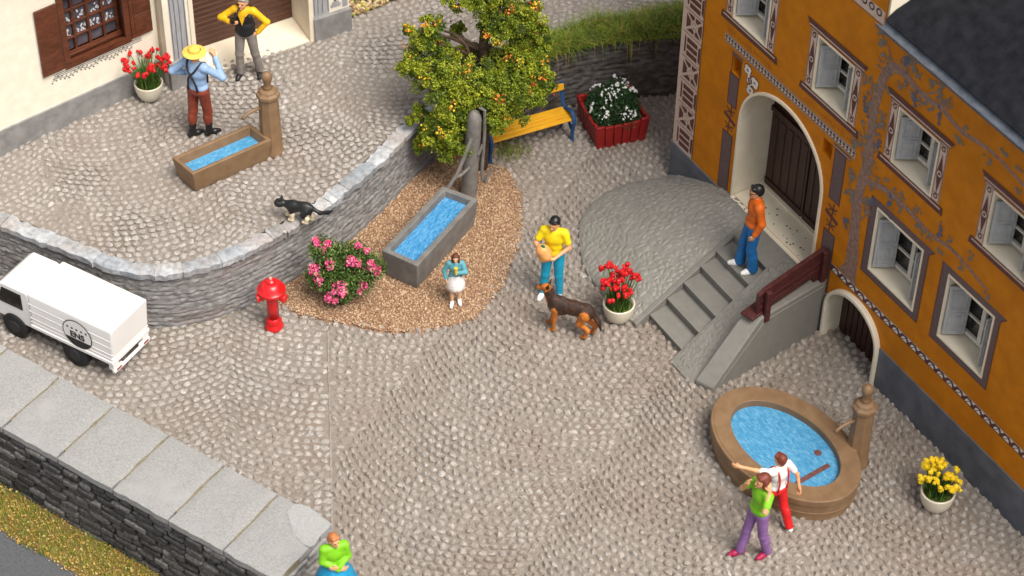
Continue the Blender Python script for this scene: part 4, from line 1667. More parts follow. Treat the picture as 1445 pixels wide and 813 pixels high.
# ================================================================== CREAM HOUSE on the terrace
def cream_house():
    dz = TH - 1.15
    A = Vector((-5.60, 3.345, TH))
    H = empty('cream_house', A, R(31.47), 'cream plastered house with brown shuttered window and wide brown door in a pale arch', 'house')
    M_W = mat('cream_render', (.74, .68, .55), (.82, .76, .63), scale=5, detail=6, rough=.65, bump=.15, bscale=40)
    M_P = mat('plinth_grey', (.185, .18, .175), (.27, .262, .255), scale=5, detail=8, rough=.65, bump=.5, bscale=16, spec=.4)
    M_PS = mat('pilaster_grey_paint', (.27, .27, .285), (.40, .40, .41), scale=9, detail=6, rough=.6, stretch=(9, 9, .5))
    M_DK = mat('pilaster_dark_line', (.10, .10, .115), (.16, .16, .175), scale=9, rough=.6)
    M_BR = mat('brown_door_slats', (.065, .026, .015), (.105, .043, .026), scale=6, rough=.45, stretch=(.6, 6, 6))
    M_WB = mat('brown_window_wood', (.075, .022, .010), (.13, .040, .018), scale=6, rough=.4, stretch=(1, 6, 3))
    hh = 4.0
    # right-hand section: door opening .54 .. 2.55
    op = [(.54, -.02)] + [(.54, 2.4)] + [(1.545 - 1.005 * math.cos(PI * k / 16), 2.4 + .55 * math.sin(PI * k / 16)) for k in range(1, 16)] + [(2.55, 2.4), (2.55, -.02)]
    outl = [(.04, -.02)] + op + [(3.30, -.02), (3.30, hh), (.04, hh)]
    mb = MB()
    v, f = tess_plate(outl, [])
    mb.add(v, f)
    mb.add([(3.30, 0, -.02), (3.30, 5, -.02), (3.30, 5, hh), (3.30, 0, hh)], [(0, 1, 2, 3)])
    mb.add([(.04, 0, -.02), (.04, 0, hh), (.04, .5, hh), (.04, .5, -.02)], [(0, 1, 2, 3)])
    mb.build('wall', M_W, H, smooth=False)
    mb = MB()
    o2 = [(x, z) for x, z in op]
    reveal(mb, o2, .02, .66, closed=False)
    inn = op
    out2 = [(.47, -.02), (.47, 2.42)] + [(1.545 - 1.075 * math.cos(PI * k / 16), 2.42 + .6 * math.sin(PI * k / 16)) for k in range(1, 16)] + [(2.62, 2.42), (2.62, -.02)]
    ring(mb, inn, out2, -.028, .02, closed=False)
    ar = mb.build('door_arch', M_CREAM, H, sharp=40)
    mb = MB()
    mb.loft([[(.545, -.01, -.03), (2.545, -.01, -.03), (2.545, -.01, .02), (.545, -.01, .02)], [(.545, .62, -.03), (2.545, .62, -.03), (2.545, .62, .10), (.545, .62, .10)]])
    mb.build('doorstep', M_CREAM, H)
    mb = MB()
    z = .10
    while z < 3.0:
        mb.box((1.545, .65, z + .05), (2.0, .06, .094))
        mb.box((1.545, .628, z + .052), (2.0, .02, .060))
        z += .10
    mb.build('door', M_BR, H, bevel=.006)
    # pilaster plinths and painted pilasters
    mb = MB()
    mb.box((.235, -.02, .25), (.40, .10, .55))
    mb.build('plinth', M_P, H, bevel=.012)
    mb = MB()
    mb.box((2.965, -.02, .20), (.69, .10, .50))
    mb.build('plinth', M_P, H, bevel=.012)
    for a, b in ((.14, .42), (2.64, 2.93)):
        p = Paint()
        p.rect(a, b, .45, 3.6, 0, 0)
        for x in (a + .02, a + .09, a + .17, b - .02):
            p.line([(x, .5), (x, 3.6)], .016, 1, 1)
        if a < 1:
            p.build('pilaster_painting', [M_PS, M_DK], H)
    p.rect(3.02, 3.07, .6, 3.4, 0, 1)
    for q in range(5):
        p.disc((2.99 + .03 * q, .56 + .05 * (q % 2)), .04, 0, 0)
    p.line([(3.22, .48), (3.22, 3.4)], .10, 0, 0)
    p.build('pilaster_painting', [M_PS, M_DK], H)
    # left-hand section, turned a little: its own frame
    Bw = Vector((-6.895, 2.565, TH))
    d = Bw - A
    ca, sa = math.cos(-R(31.47)), math.sin(-R(31.47))
    wing = []
    def put(o):
        o.location = (d.x * ca - d.y * sa, d.x * sa + d.y * ca, 0)
        o.rotation_euler = (0, 0, R(39.85 - 31.47))
        return o
    wa, wb, wz0, wz1 = -.12, 1.02, 1.10, 2.45
    v, f = tess_plate(rect(-4.5, 1.94, .40, hh), [rect(wa, wb, wz0, wz1)])
    mb = MB()
    mb.add(v, f)
    put(mb.build('wing_wall', M_W, H, smooth=False))
    mb = MB()
    mb.box((-1.28, .06, .215), (6.44, .17, .49))
    put(mb.build('plinth', M_P, H, bevel=.01))
    mb = MB()
    mb.box((1.615, .0, 2.24), (.16, .05, 3.5))  # plain beige upright strip on the wing wall, no pipe
    put(mb.build('wing_wall_strip', mat('beige_strip', (.40, .33, .22), (.48, .40, .28), scale=4, rough=.6), H, bevel=.01))
    # window
    mb = MB()
    reveal(mb, rect(wa, wb, wz0, wz1)[::-1], -.04, .30)
    ring(mb, rect(wa + .07, wb - .07, wz0 + .07, wz1 - .07), rect(wa - .03, wb + .03, wz0 - .03, wz1 + .03), -.04, .02)
    wn = put(mb.build('window', M_WB, H, sharp=30))
    mb = MB()
    y = .24
    mb.box((.45, y + .02, 1.78), (1.1, .03, 1.3), mi=0)
    g = mb.build('pane', mat('dusky_pane', (.055, .05, .065), (.11, .10, .12), scale=5, rough=.15, spec=.6), wn)
    mb = MB()
    for x in (-.06, .20, .46, .72, .96):
        mb.box((x, y - .02, 1.78), (.045, .05, 1.30))
    for z in (1.17, 1.42, 1.68, 1.94, 2.2):
        mb.box((.45, y - .022, z), (1.1, .045, .04))
    mb.box((.45, y - .06, 1.165), (1.1, .14, .05))
    mb.build('glazing_bar', M_WB, wn, bevel=.005)
    mb = MB()
    rg = random.Random(8)
    for cx in (-.05 + .12, .33, .59, .84):
        for cz, k in ((1.50, 14), (1.78, 8)):
            for _ in range(k):
                x, z = cx + rg.uniform(-.085, .085), cz + rg.uniform(-.085, .06)
                r = rg.uniform(.012, .030)
                mb.box((x, y - .003, z), (r, .008, r * rg.uniform(.8, 2.4)), M=Matrix.Rotation(rg.uniform(-.6, .6), 4, 'Y'))
    mb.build('lace_curtain_pattern', mat('lace_white', (.58, .57, .60), rough=.8), wn, smooth=False)
    mb = MB()
    mb.box((.19, 0, .60), (.38, .036, 1.24))
    for z0, z1 in ((.06, .40), (.46, .78), (.84, 1.16)):
        mb.box((.19, -.021, (z0 + z1) / 2), (.24, .012, z1 - z0))
        mb.box((.19, -.028, (z0 + z1) / 2), (.17, .008, z1 - z0 - .09))
    sh = mb.build('shutter', M_WB, wn, bevel=.005)
    sh.location = (1.055, -.035, 1.13)
    mb = MB()
    mb.box((.19, 0, .60), (.38, .036, 1.24))
    sh = mb.build('shutter', M_WB, wn, bevel=.005)
    sh.location = (-.55, -.035, 1.13)
    # painted lines and leafy scroll below the sill
    p = Paint()
    for z in (1.035, 1.005, .975):
        p.line([(-.35, z), (1.24, z)], .012, 0, 0)
    S = [(x, .93 + .025 * math.sin(x * 16)) for x in np.linspace(-.4, 1.06, 80)]
    p.line(S, .010, 0, 0)
    for i, (x, z) in enumerate(S):
        if i % 2 == 0:
            p.disc((x, z + (.03 if i % 4 else -.03)), .022, 1, 0, 7, .011, .7 if i % 4 else -.7)
    put(p.build('scroll_painting', [mat('dark_line_paint', (.06, .06, .075), (.1, .1, .115), scale=20, rough=.6)], H))
    # roof, out of the picture, closes the house
    mb = MB()
    mb.loft([[(-6.5, -.5, hh - .2), (-6.5, 3, hh + 1.6), (-6.5, 5.5, hh - .1), (-6.5, 5.4, hh - .25)], [(3.6, -.5, hh - .2), (3.6, 3, hh + 1.6), (3.6, 5.5, hh - .1), (3.6, 5.4, hh - .25)]])
    mb.build('roof', mat('brown_roof', (.09, .05, .035), (.14, .08, .06), scale=6, rough=.8), H, smooth=False)
    return H

# ================================================================== STREET FURNITURE
M_BRP = mat('brown_fountain', (.185, .11, .056), (.24, .148, .08), scale=5, detail=7, rough=.5, bump=.15, bscale=45, spec=.4)
M_GRT = mat('trough_grey', (.135, .128, .120), (.195, .186, .175), scale=6, detail=8, rough=.6, bump=.25, bscale=50)
M_POST = mat('post_grey', (.15, .138, .124), (.215, .20, .182), scale=8, detail=8, rough=.6, bump=.4, bscale=40)


def water_mat(name, a, b, c):
    m, nt, bs = _nodes(name)
    vec = _obj_coord(nt)
    mp = nt.nodes.new('ShaderNodeMapping')
    mp.inputs['Scale'].default_value = (9, 30, 1)
    nt.links.new(vec, mp.inputs['Vector'])
    n = _noise(nt, mp.outputs[0], 1.3, 9, .75)
    r = _ramp(nt, n.outputs['Fac'], [(.3, a), (.5, b), (.72, c)])
    nt.links.new(r.outputs[0], bs.inputs['Base Color'])
    bs.inputs['Roughness'].default_value = .22
    bs.inputs['Specular IOR Level'].default_value = .35
    nb = _noise(nt, mp.outputs[0], 2.2, 4)
    bp = nt.nodes.new('ShaderNodeBump')
    bp.inputs['Strength'].default_value = .22
    bp.inputs['Distance'].default_value = .01
    nt.links.new(nb.outputs[0], bp.inputs['Height'])
    nt.links.new(bp.outputs[0], bs.inputs['Normal'])
    return m


M_WAT = water_mat('fountain_water', (.02, .16, .36), (.075, .29, .50), (.24, .47, .64))
M_WAT2 = water_mat('trough_water', (.012, .12, .32), (.06, .26, .50), (.24, .47, .68))


def trough(name, label, mtl, wmat, corners, z0, z1, wall, inset, taper, feet=False, group=None):
    """corners = rim corners (world xy) in order; tapered box with a hollow"""
    cx = sum(c[0] for c in corners) / 4
    cy = sum(c[1] for c in corners) / 4
    a = math.atan2(corners[1][1] - corners[0][1], corners[1][0] - corners[0][0])
    root = empty(name, (cx, cy, z0), a, label, 'water trough', group)
    ca, sa = math.cos(-a), math.sin(-a)
    L = [((x - cx) * ca - (y - cy) * sa, (x - cx) * sa + (y - cy) * ca) for x, y in corners]
    # orientation
    ar = sum(L[i][0] * L[(i + 1) % 4][1] - L[(i + 1) % 4][0] * L[i][1] for i in range(4))
    if ar < 0:
        L = L[::-1]
    h = z1 - z0

    def shrink(P, w):
        out = []
        for i in range(4):
            p, q, r = Vector(P[i - 1]), Vector(P[i]), Vector(P[(i + 1) % 4])
            e1, e2 = (q - p).normalized(), (r - q).normalized()
            n1, n2 = Vector((-e1.y, e1.x)), Vector((-e2.y, e2.x))
            k = w / (1 + n1.dot(n2))
            out.append(tuple(q + (n1 + n2) * k))
        return out
    bot = shrink(L, taper)
    inn = shrink(L, wall)
    inb = shrink(L, wall + inset)
    mb = MB()
    lv = lambda P, z: [(x, y, z) for x, y in P]
    mb.loft([lv(inb, h * .35), lv(inn, h), lv(L, h), lv(L, h - .05), lv(bot, .05 if feet else 0.0)], cap0=True, cap1=True)
    # cap0 faces up inside the basin
    o = mb.build('basin', mtl, root, bevel=.012, sharp=30)
    bm = bmesh.new()
    bm.from_mesh(o.data)
    bmesh.ops.recalc_face_normals(bm, faces=bm.faces)
    bm.to_mesh(o.data)
    bm.free()
    wv = shrink(L, wall + inset * .28)
    mb = MB()
    zw = h - (.12 if feet else .15)
    mb.poly(lv(wv, zw))
    mb.build('water', wmat, root, smooth=False)
    if feet:
        for i, (x, y) in enumerate(shrink(bot, .09)):
            f = MB()
            f.prism([(x - .06, y - .05), (x + .06, y - .05), (x + .06, y + .05), (x - .06, y + .05)], -.03, .055)
            f.build('foot', mtl, root)
    return root


def pump(loc, rz, label, h=1.52, group='brown octagonal water pumps'):
    root = empty('water_pump', loc, rz, label, 'water pump', group)
    k = h / 1.52
    ph = PI / 8
    mb = MB()
    mb.lathe([(.19, 0), (.19, .05), (.178, .08), (.155, 1.08)], 8, ph=ph)
    mb.build('post', M_BRP, root, sharp=20, bevel=.006)
    mb = MB()
    mb.lathe([(.155, 1.075), (.185, 1.115), (.185, 1.165), (.150, 1.20), (.135, 1.235), (.10, 1.25), (.06, 1.262)], 8, ph=ph)
    mb.build('cap', M_BRP, root, sharp=20, bevel=.005)
    mb = MB()
    mb.lathe([(.055, 1.255), (.075, 1.275), (.060, 1.30), (.052, 1.33), (.068, 1.40), (.085, 1.46), (.084, 1.50), (.066, 1.54), (.035, 1.565), (.01, 1.572)], 18)
    mb.build('finial', M_BRP, root, sharp=None)
    mb = MB()
    mb.tube([(-.14, 0, .93), (-.26, 0, .925), (-.36, 0, .905), (-.43, 0, .865), (-.455, 0, .83)], [.028, .026, .026, .027, .03], 10)
    mb.build('spout', M_BRP, root, sharp=None)
    return root


def furniture():
    # brown trough and pump on the terrace
    c = [at(242.8, 222.9, TH + .42), at(353, 174.9, TH + .42), at(383, 197.5, TH + .42), at(271.8, 246.3, TH + .42)]
    trough('water_trough', 'small brown water trough in front of the man with the straw hat', M_BRP, M_WAT, [tuple(p[:2]) for p in c], TH + .012, TH + .43, .055, .06, .05,
           group='rectangular water troughs')
    p = at(384, 214, TH)
    pump((p.x, p.y, TH + .008), R(32), 'brown octagonal water pump at the end of the small brown trough on the terrace')
    # oval fountain and its pump
    F = empty('oval_fountain', (3.92, -3.51, .012), R(-50.2), 'low oval brown fountain basin filled with bright blue water', 'fountain')
    n = 72
    prof = [(.735, .15), (.742, .30), (.745, .404), (.752, .412), (.955, .418), (.958, .410), (.985, .410), (.995, .398), (.995, .30), (.982, .292), (.980, .15), (.985, .142), (.97, .02), (.975, 0.0)]

    def el(k):
        # wall of even thickness: offset from the outer ellipse
        A, B = 1.262, .86
        off = (1 - k) * 1.30
        return A - off * .95, B - off * .86
    rings = []
    for r, z in prof:
        a, b = el(r)
        rings.append([(a * math.cos(2 * PI * j / n), b * math.sin(2 * PI * j / n), z) for j in range(n)])
    mb = MB()
    mb.loft(rings, True, True)
    o = mb.build('basin', M_BRP, F, sharp=32)
    bm = bmesh.new()
    bm.from_mesh(o.data)
    bmesh.ops.recalc_face_normals(bm, faces=bm.faces)
    bm.to_mesh(o.data)
    bm.free()
    a, b = el(.741)
    mb = MB()
    mb.poly([(a * math.cos(2 * PI * j / n), b * math.sin(2 * PI * j / n), .295) for j in range(n)])
    mb.build('water', M_WAT, F, smooth=False)
    pr = at(1207, 652, 0)
    # beam lying in the water and a small float
    a0, a1 = at(1124, 682, .312), at(1170, 656, .312)
    ang = math.atan2(a1.y - a0.y, a1.x - a0.x)
    m = (a0 + a1) / 2
    mb = MB()
    mb.box((m.x, m.y, .312), ((a1 - a0).length * 1.0, .075, .012), ang)
    q = at(1154, 639, .312)
    mb.lathe([(.055, .305), (.055, .320)], 12, (q.x, q.y, 0))
    o = mb.build('submerged_plank', mat('plank_redbrown', (.11, .042, .035), (.18, .075, .065), scale=14, rough=.6), None, bevel=.003)
    o.parent = F
    o.matrix_parent_inverse = (Matrix.Translation(F.location) @ Matrix.Rotation(R(-50.2), 4, 'Z')).inverted()
    fdir = math.atan2(3.92 - pr.x, 0)
    pump((pr.x, pr.y, .005), R(28), 'brown octagonal water pump standing beside the oval fountain', h=1.6)
    # grey trough and its post on the gravel
    z = .64
    c = [at(624.7, 262.1, z), at(674.7, 280.6, z), at(589, 375.4, z), at(538.6, 353.2, z)]
    c = [tuple(p[:2]) for p in c]
    trough('water_trough', 'large grey stone water trough standing on the brown gravel', M_GRT, M_WAT2, [c[1], c[2], c[3], c[0]], .055, .64, .085, .05, .045, feet=True,
           group='rectangular water troughs')
    b = at(661, 278, .05)
    P = empty('water_post', (b.x, b.y, .05), 0, 'round grey water post with forked pipe behind the grey trough', 'water post')
    rg = np.random.default_rng(6)
    mb = MB()
    rings = []
    for i, zz in enumerate(np.linspace(-.08, 1.62, 26)):
        r = .132 - .014 * zz / 1.6
        off = .055 * zz
        rings.append([(off + (r + rg.normal(0, .003)) * math.cos(2 * PI * k / 20), (r + rg.normal(0, .003)) * math.sin(2 * PI * k / 20), zz) for k in range(20)])
    for zz, r in ((1.69, .10), (1.74, .075), (1.775, .035)):
        rings.append([(.09 + r * math.cos(2 * PI * k / 20), r * math.sin(2 * PI * k / 20), zz) for k in range(20)])
    mb.loft(rings)
    mb.build('post', M_POST, P, sharp=None)
    W = lambda px, py, dx: Vector((at(px, py, .05).x - b.x, 0, 0))

    def on_plane(px, py, yoff):
        """point seen at a pixel on the vertical plane y = post y + yoff, in post coordinates"""
        d = C_FWD * CAM_F + C_X * (px - 722.5) - C_Y * (py - 406.5)
        s = (b.y + yoff - C_POS[1]) / d[1]
        q = C_POS + d * s
        return Vector((q[0] - b.x, yoff, q[2] - .05))
    mb = MB()
    mb.tube([on_plane(665, 196, -.12), on_plane(655, 222, -.20), on_plane(645, 246, -.28), on_plane(637, 258, -.34), on_plane(632, 266, -.36)], [.033, .033, .032, .032, .034], 8)
    mb.tube([on_plane(663, 236, -.13), on_plane(652, 246, -.19), on_plane(644, 250, -.27)], [.026, .026, .026], 8)
    mb.build('forked_pipe', M_POST, P, sharp=40)
    mb = MB()
    mb.tube([on_plane(677, 152, -.06), on_plane(684, 156, -.03), on_plane(684, 185, -.03), on_plane(682, 215, -.03), on_plane(680, 240, -.05), on_plane(681, 254, -.06), on_plane(685, 259, -.06), on_plane(688, 250, -.04), on_plane(695, 238, .0)],
            [.024, .026, .027, .028, .028, .032, .032, .028, .024], 8)
    mb.tube([on_plane(675, 218, -.08), on_plane(681, 204, -.04)], .026, 8)
    mb.build('lever_arm', M_POST, P, sharp=40)

    # fire hydrant
    h = at(387, 462, 0)
    Hy = empty('fire_hydrant', (h.x, h.y, .01), 0, 'bright red fire hydrant with a domed bonnet in front of the curved stone wall', 'fire hydrant')
    M_RED = mat('hydrant_red', (.58, .006, .010), (.66, .012, .014), scale=4, rough=.30, spec=.55)
    mb = MB()
    mb.lathe([(.135, 0), (.145, .02), (.145, .05), (.115, .085), (.112, .12), (.125, .15), (.10, .18), (.092, .22)], 14)
    mb.build('base_flange', M_RED, Hy, sharp=None)
    mb = MB()
    mb.lathe([(.092, .20), (.088, .45), (.095, .62), (.115, .72)], 20)
    mb.build('barrel', M_RED, Hy, sharp=None)
    mb = MB()
    mb.lathe([(.12, .66), (.20, .735), (.215, .76), (.215, .80), (.19, .82), (.17, .86), (.135, .905), (.10, .925), (.075, .93), (.07, .965), (.045, .985), (.01, .99)], 26)
    mb.build('bonnet', M_RED, Hy, sharp=28)
    for a in (-2.75, -.35):
        mb = MB()
        v = Vector((math.cos(a), math.sin(a), 0))
        mb.tube([v * .10 + Vector((0, 0, .68)), v * .20 + Vector((0, 0, .67)), v * .205 + Vector((0, 0, .67)), v * .235 + Vector((0, 0, .668))], [.06, .06, .072, .068], 12)
        mb.build('outlet', M_RED, Hy, sharp=40)
    mb = MB()
    mb.lathe([(.026, .985), (.026, 1.02), (.02, 1.026)], 6)
    mb.build('top_nut', mat('nut_worn', (.55, .32, .25), rough=.4), Hy)

    # park bench
    a0, a1 = Vector((-.40, 2.88)), Vector((.97, 3.535))
    ang = math.atan2(a1.y - a0.y, a1.x - a0.x)
    L = (a1 - a0).length
    B = empty('park_bench', (a0.x, a0.y, .01), ang, 'yellow slatted park bench with blue cast legs below the dark wall', 'bench')
    M_Y = mat('bench_yellow', (.70, .33, .012), (.80, .42, .02), scale=4, rough=.45, stretch=(1, 9, 4), spec=.4)
    M_B = mat('bench_blue', (.012, .055, .17), (.022, .085, .23), scale=6, rough=.4)
    mb = MB()
    for k in range(4):
        mb.box((L / 2, .05 + k * .097, .455 + .006 * (1.5 - abs(k - 1.5))), (L, .089, .03))
    mb.build('seat', M_Y, B, bevel=.008)
    mb = MB()
    M_ = Matrix.Rotation(R(-14), 4, 'X')
    mb.box((L / 2, .45, .83), (L, .035, .115), M=M_)
    mb.build('backrest', M_Y, B, bevel=.008)
    for x in (.02, L - .02):
        mb = MB()
        w = .052

        def strip(pts, ww):
            mb.tube([(x, y, z) for y, z in pts], ww, 8)
        strip([(.02, 0), (.04, .14), (.01, .30), (-.02, .42), (.0, .50), (.06, .57), (.16, .56), (.26, .50), (.36, .45), (.43, .56), (.47, .72), (.49, .90)], .034)
        strip([(.46, 0), (.42, .14), (.36, .28), (.34, .42)], .034)
        strip([(.03, .20), (.14, .28), (.26, .30), (.38, .22)], .026)
        strip([(-.02, .42), (.16, .425), (.36, .43)], .028)
        mb.build('leg', M_B, B, sharp=45)

    # red planter
    pl = [Vector((1.33, 3.31)), Vector((2.17, 3.62)), Vector((1.86, 4.42)), Vector((1.04, 4.13))]
    cx = sum((p.x for p in pl)) / 4
    cy = sum((p.y for p in pl)) / 4
    ang = math.atan2(pl[1].y - pl[0].y, pl[1].x - pl[0].x)
    Q = empty('flower_planter', (cx, cy, .01), ang, 'red boarded square planter filled with dark greenery and white flowers', 'planter')
    M_R = mat('planter_red', (.24, .008, .008), (.33, .016, .013), scale=5, rough=.5, stretch=(5, 5, 1), bump=.15)
    hw = .43
    M4 = []
    for side in range(4):
        mb = MB()
        for k in range(6):
            t0, t1 = -hw + 2 * hw * k / 6 + .006, -hw + 2 * hw * (k + 1) / 6 - .006
            th = .045 + .012 * (k % 2)
            ex = 1.10
            ring0 = [(t0, -hw, 0), (t1, -hw, 0), (t1, -hw + th, 0), (t0, -hw + th, 0)]
            zt = .46 + (.03 if k in (0, 5) else 0)
            ring1 = [(t0 * ex, -hw * ex, zt), (t1 * ex, -hw * ex, zt), (t1 * ex, -hw * ex + th, zt), (t0 * ex, -hw * ex + th, zt)]
            rm = Matrix.Rotation(side * PI / 2, 4, 'Z')
            mb.loft([[rm @ Vector(p) for p in ring0], [rm @ Vector(p) for p in ring1]])
        mb.build('side_panel', M_R, Q, bevel=.012)
    mb = MB()
    mb.box((0, 0, .19), (.80, .80, .36))
    mb.build('soil', mat('soil', (.03, .022, .014), (.06, .045, .03), scale=20, rough=.95), Q)
    n = 5200
    rg = np.random.default_rng(17)
    dirs = rg.normal(size=(n, 3))
    dirs /= np.linalg.norm(dirs, axis=1)[:, None]
    dirs[:, 2] = np.abs(dirs[:, 2])
    lump = 1 + .13 * vnoise(dirs[:, 0] * 3.2 + 5, dirs[:, 1] * 3.2 + 5, 3) + .05 * vnoise(dirs[:, 0] * 8, dirs[:, 1] * 8, 4)
    rad = rg.uniform(.72, 1.02, n) * lump
    pos = dirs * rad[:, None] * np.array([.47, .47, .52]) + np.array([0, 0, .36])
    lv, lf = leaf_quad()
    v, f = scatter(lv, lf, pos, rg.uniform(.030, .052, n), rand_rot(n, rg))
    link_np('foliage', v, f, island_mat('planter_leaf', [(0, (.008, .030, .010)), (.6, (.025, .075, .020)), (1, (.06, .13, .035))], rough=.5), Q, None, False)
    m = 900
    d2 = rg.normal(size=(m, 3))
    d2 /= np.linalg.norm(d2, axis=1)[:, None]
    d2[:, 2] = np.abs(d2[:, 2]) + .12
    d2 = d2[(vnoise(d2[:, 0] * 4.5 + 2, d2[:, 1] * 4.5 + 1, 9) > .18) & (d2[:, 2] > .35)]
    lump = 1 + .13 * vnoise(d2[:, 0] * 3.2 + 5, d2[:, 1] * 3.2 + 5, 3)
    pos = d2 * lump[:, None] * np.array([.48, .48, .53]) + np.array([0, 0, .37])
    iv, if_ = ico(1, 1)
    v, f = scatter(iv, if_, pos, rg.uniform(.010, .024, len(pos)), rand_rot(len(pos), rg), rg.uniform(.6, 1.2, (len(pos), 3)))
    o = link_np('white_flowers', v, f, mat('white_petal', (.70, .71, .68), (.80, .80, .78), rough=.6), Q, None, True, 60)
    o['kind'] = 'stuff'


def leaf_quad():
    V = np.array([(-.5, 0, 0), (0, -.32, .08), (.5, 0, .0), (0, .32, .08)])
    return V, np.array([[0, 1, 2], [0, 2, 3]])


# ================================================================== POTTED PLANTS, BUSH, TREE
M_POT = mat('cream_pot', (.66, .60, .47), (.75, .69, .56), scale=3, rough=.4, spec=.45)


def potted(loc, label, fl, pm, seed, lean=(0, 0), hgt=.62, n=34, sc=1.0, spread=.36, blur=0, group='potted flowers in cream pots'):
    rg = np.random.default_rng(seed)
    P = empty('potted_plant', loc, 0, label, 'potted plant', group)
    mb = MB()
    s = sc
    mb.lathe([(.12 * s, 0), (.165 * s, .03 * s), (.215 * s, .12 * s), (.245 * s, .24 * s), (.250 * s, .335 * s), (.235 * s, .345 * s), (.218 * s, .335 * s), (.205 * s, .26 * s), (.0, .255 * s)], 32, cap1=False)
    mb.build('pot', M_POT, P, sharp=50)
    mb = MB()
    mb.lathe([(.21 * s, .275 * s), (.12 * s, .30 * s), (.01, .305 * s)], 20, cap0=False)
    mb.build('soil', mat('moss_soil', (.05, .07, .012), (.13, .16, .03), scale=30, rough=.9), P, sharp=None)
    # leaves
    m = 260
    a = rg.uniform(0, 2 * PI, m)
    r = np.sqrt(rg.uniform(0, 1, m)) * .17 * s
    base = np.c_[r * np.cos(a), r * np.sin(a), np.full(m, .27 * s)]
    V, F, mi = grass_blades(base, rg.uniform(.18, .48, m) * s * hgt / .62, .020 * s, rg, 3, .45, dirs=a)
    link_np('leaves', V, F, [mat('tulip_leaf', (.035, .10, .012), (.08, .19, .02), scale=5, rough=.5), mat('tulip_leaf_light', (.13, .22, .03), (.22, .31, .06), scale=5, rough=.5),
                             mat('tulip_leaf_dark', (.02, .06, .010), (.04, .10, .02), scale=5, rough=.5)], P, mi, False)
    iv, if_ = ico(1, 2)
    for k in range(n):
        a = rg.uniform(0, 2 * PI)
        q = math.sqrt(rg.uniform(0.02, 1))
        r0 = q * .12 * s
        r1 = q * spread * s
        h = (hgt * rg.uniform(.72, 1.05) - .10 * q * q) * s
        tip = Vector((r1 * math.cos(a) + lean[0], r1 * math.sin(a) + lean[1], .27 * s + h))
        b = Vector((r0 * math.cos(a), r0 * math.sin(a), .27 * s))
        mb = MB()
        mb.tube([b, b.lerp(tip, .5) + Vector((0, 0, .04)), tip], [.009 * s, .008 * s, .007 * s], 5)
        st = mb.build('stem', MATS['tulip_leaf'], P, sharp=None)
        rr = rg.uniform(.034, .052) * s
        cl = rg.integers(3, 6)
        vs, fs = [], []
        for c in range(cl):
            off = rg.normal(0, .55, 3) * rr * .75
            vv = iv * rr * rg.uniform(.6, .85) * np.array([1, 1, 1.1]) * (1 + .16 * rg.normal(size=(len(iv), 1))) + np.array(tip) + off
            fs.append(if_ + len(iv) * c)
            vs.append(vv)
        link_np('blossom', np.vstack(vs), np.vstack(fs), pm, P, None, True, 50)
    return P


def flower_bush():
    rg = np.random.default_rng(23)
    b = at(478, 424, .05)
    B = empty('flowering_bush', (b.x, b.y, .05), 0, 'leafy bush with clusters of pink flowers leaning on the grey wall', 'bush')
    B.scale = (.97, 1, 1.10)
    # clusters at heights found from the photo, spread in depth round the stem
    mb = MB()
    lobes = [(-.22, .02, .95, .20), (.0, .02, .72, .30), (.28, .05, .80, .24), (.52, -.02, .66, .22), (-.25, -.08, .52, .22), (.1, -.12, .42, .26), (.36, -.1, .45, .20), (-.08, .12, .30, .2), (.02, -.05, .15, .16)]
    for x, y, z, r in lobes:
        mb.tube([(0, 0, -.05), (x * .4, y * .4, z * .5), (x, y, z)], [.022, .014, .006], 6)
    mb.build('stem', mat('bush_stem', (.06, .045, .02), (.10, .08, .04), rough=.8), B, sharp=None)
    lv, lf = leaf_quad()
    P = []
    for x, y, z, r in lobes:
        n = int(1900 * r * r / .06)
        d = rg.normal(size=(n, 3))
        d /= np.linalg.norm(d, axis=1)[:, None]
        P.append(np.array([x, y, z]) + d * (r * (rg.uniform(.2, 1.0, n) ** .8 + .30 * np.abs(rg.normal(0, .45, n))))[:, None] * np.array([1.05, .9, .9]))
    P = np.vstack(P)
    P = P[P[:, 2] > 0.0]
    n = len(P)
    v, f = scatter(lv, lf, P, rg.uniform(.028, .060, n), rand_rot(n, rg), np.stack([np.ones(n), rg.uniform(.6, 1, n), np.ones(n)], 1))
    link_np('foliage', v, f, island_mat('bush_leaf', [(0, (.022, .055, .010)), (.5, (.06, .13, .02)), (.85, (.14, .21, .04)), (1, (.30, .33, .10))], rough=.5), B, None, False)
    cl = [(-.30, .0, 1.10, .07), (-.20, -.04, 1.00, .075), (-.12, -.02, 1.08, .06), (-.10, -.16, .82, .09), (-.34, -.14, .70, .10), (-.28, -.2, .55, .09), (.22, -.14, .87, .095), (.32, -.12, .82, .08),
          (.54, -.12, .78, .08), (.62, -.14, .70, .085), (.48, -.1, .70, .06), (.05, -.30, .50, .12), (.10, -.30, .42, .09), (-.12, -.30, .32, .08), (-.02, -.32, .28, .06), (.42, -.2, .47, .08), (.36, -.22, .38, .06), (.34, .02, 1.02, .05), (.47, .0, .95, .05)]
    pink = island_mat('pink_petal', [(0, (.70, .05, .20)), (.4, (.80, .10, .28)), (.8, (.84, .20, .32)), (1, (.88, .42, .46))], rough=.55)
    pv = np.array([(-.5, 0, 0), (0, -.42, .1), (.5, 0, 0), (0, .42, .1)])
    for x, y, z, r in cl:
        m = int(60 + 500 * r)
        d = rg.normal(size=(m, 3))
        d /= np.linalg.norm(d, axis=1)[:, None]
        pos = np.array([x, y, z]) + d * (r * rg.uniform(.45, 1, m))[:, None]
        v, f = scatter(pv, lf, pos, rg.uniform(.030, .055, m), rand_rot(m, rg))
        link_np('blossom', v, f, pink, B, None, False)
    return B


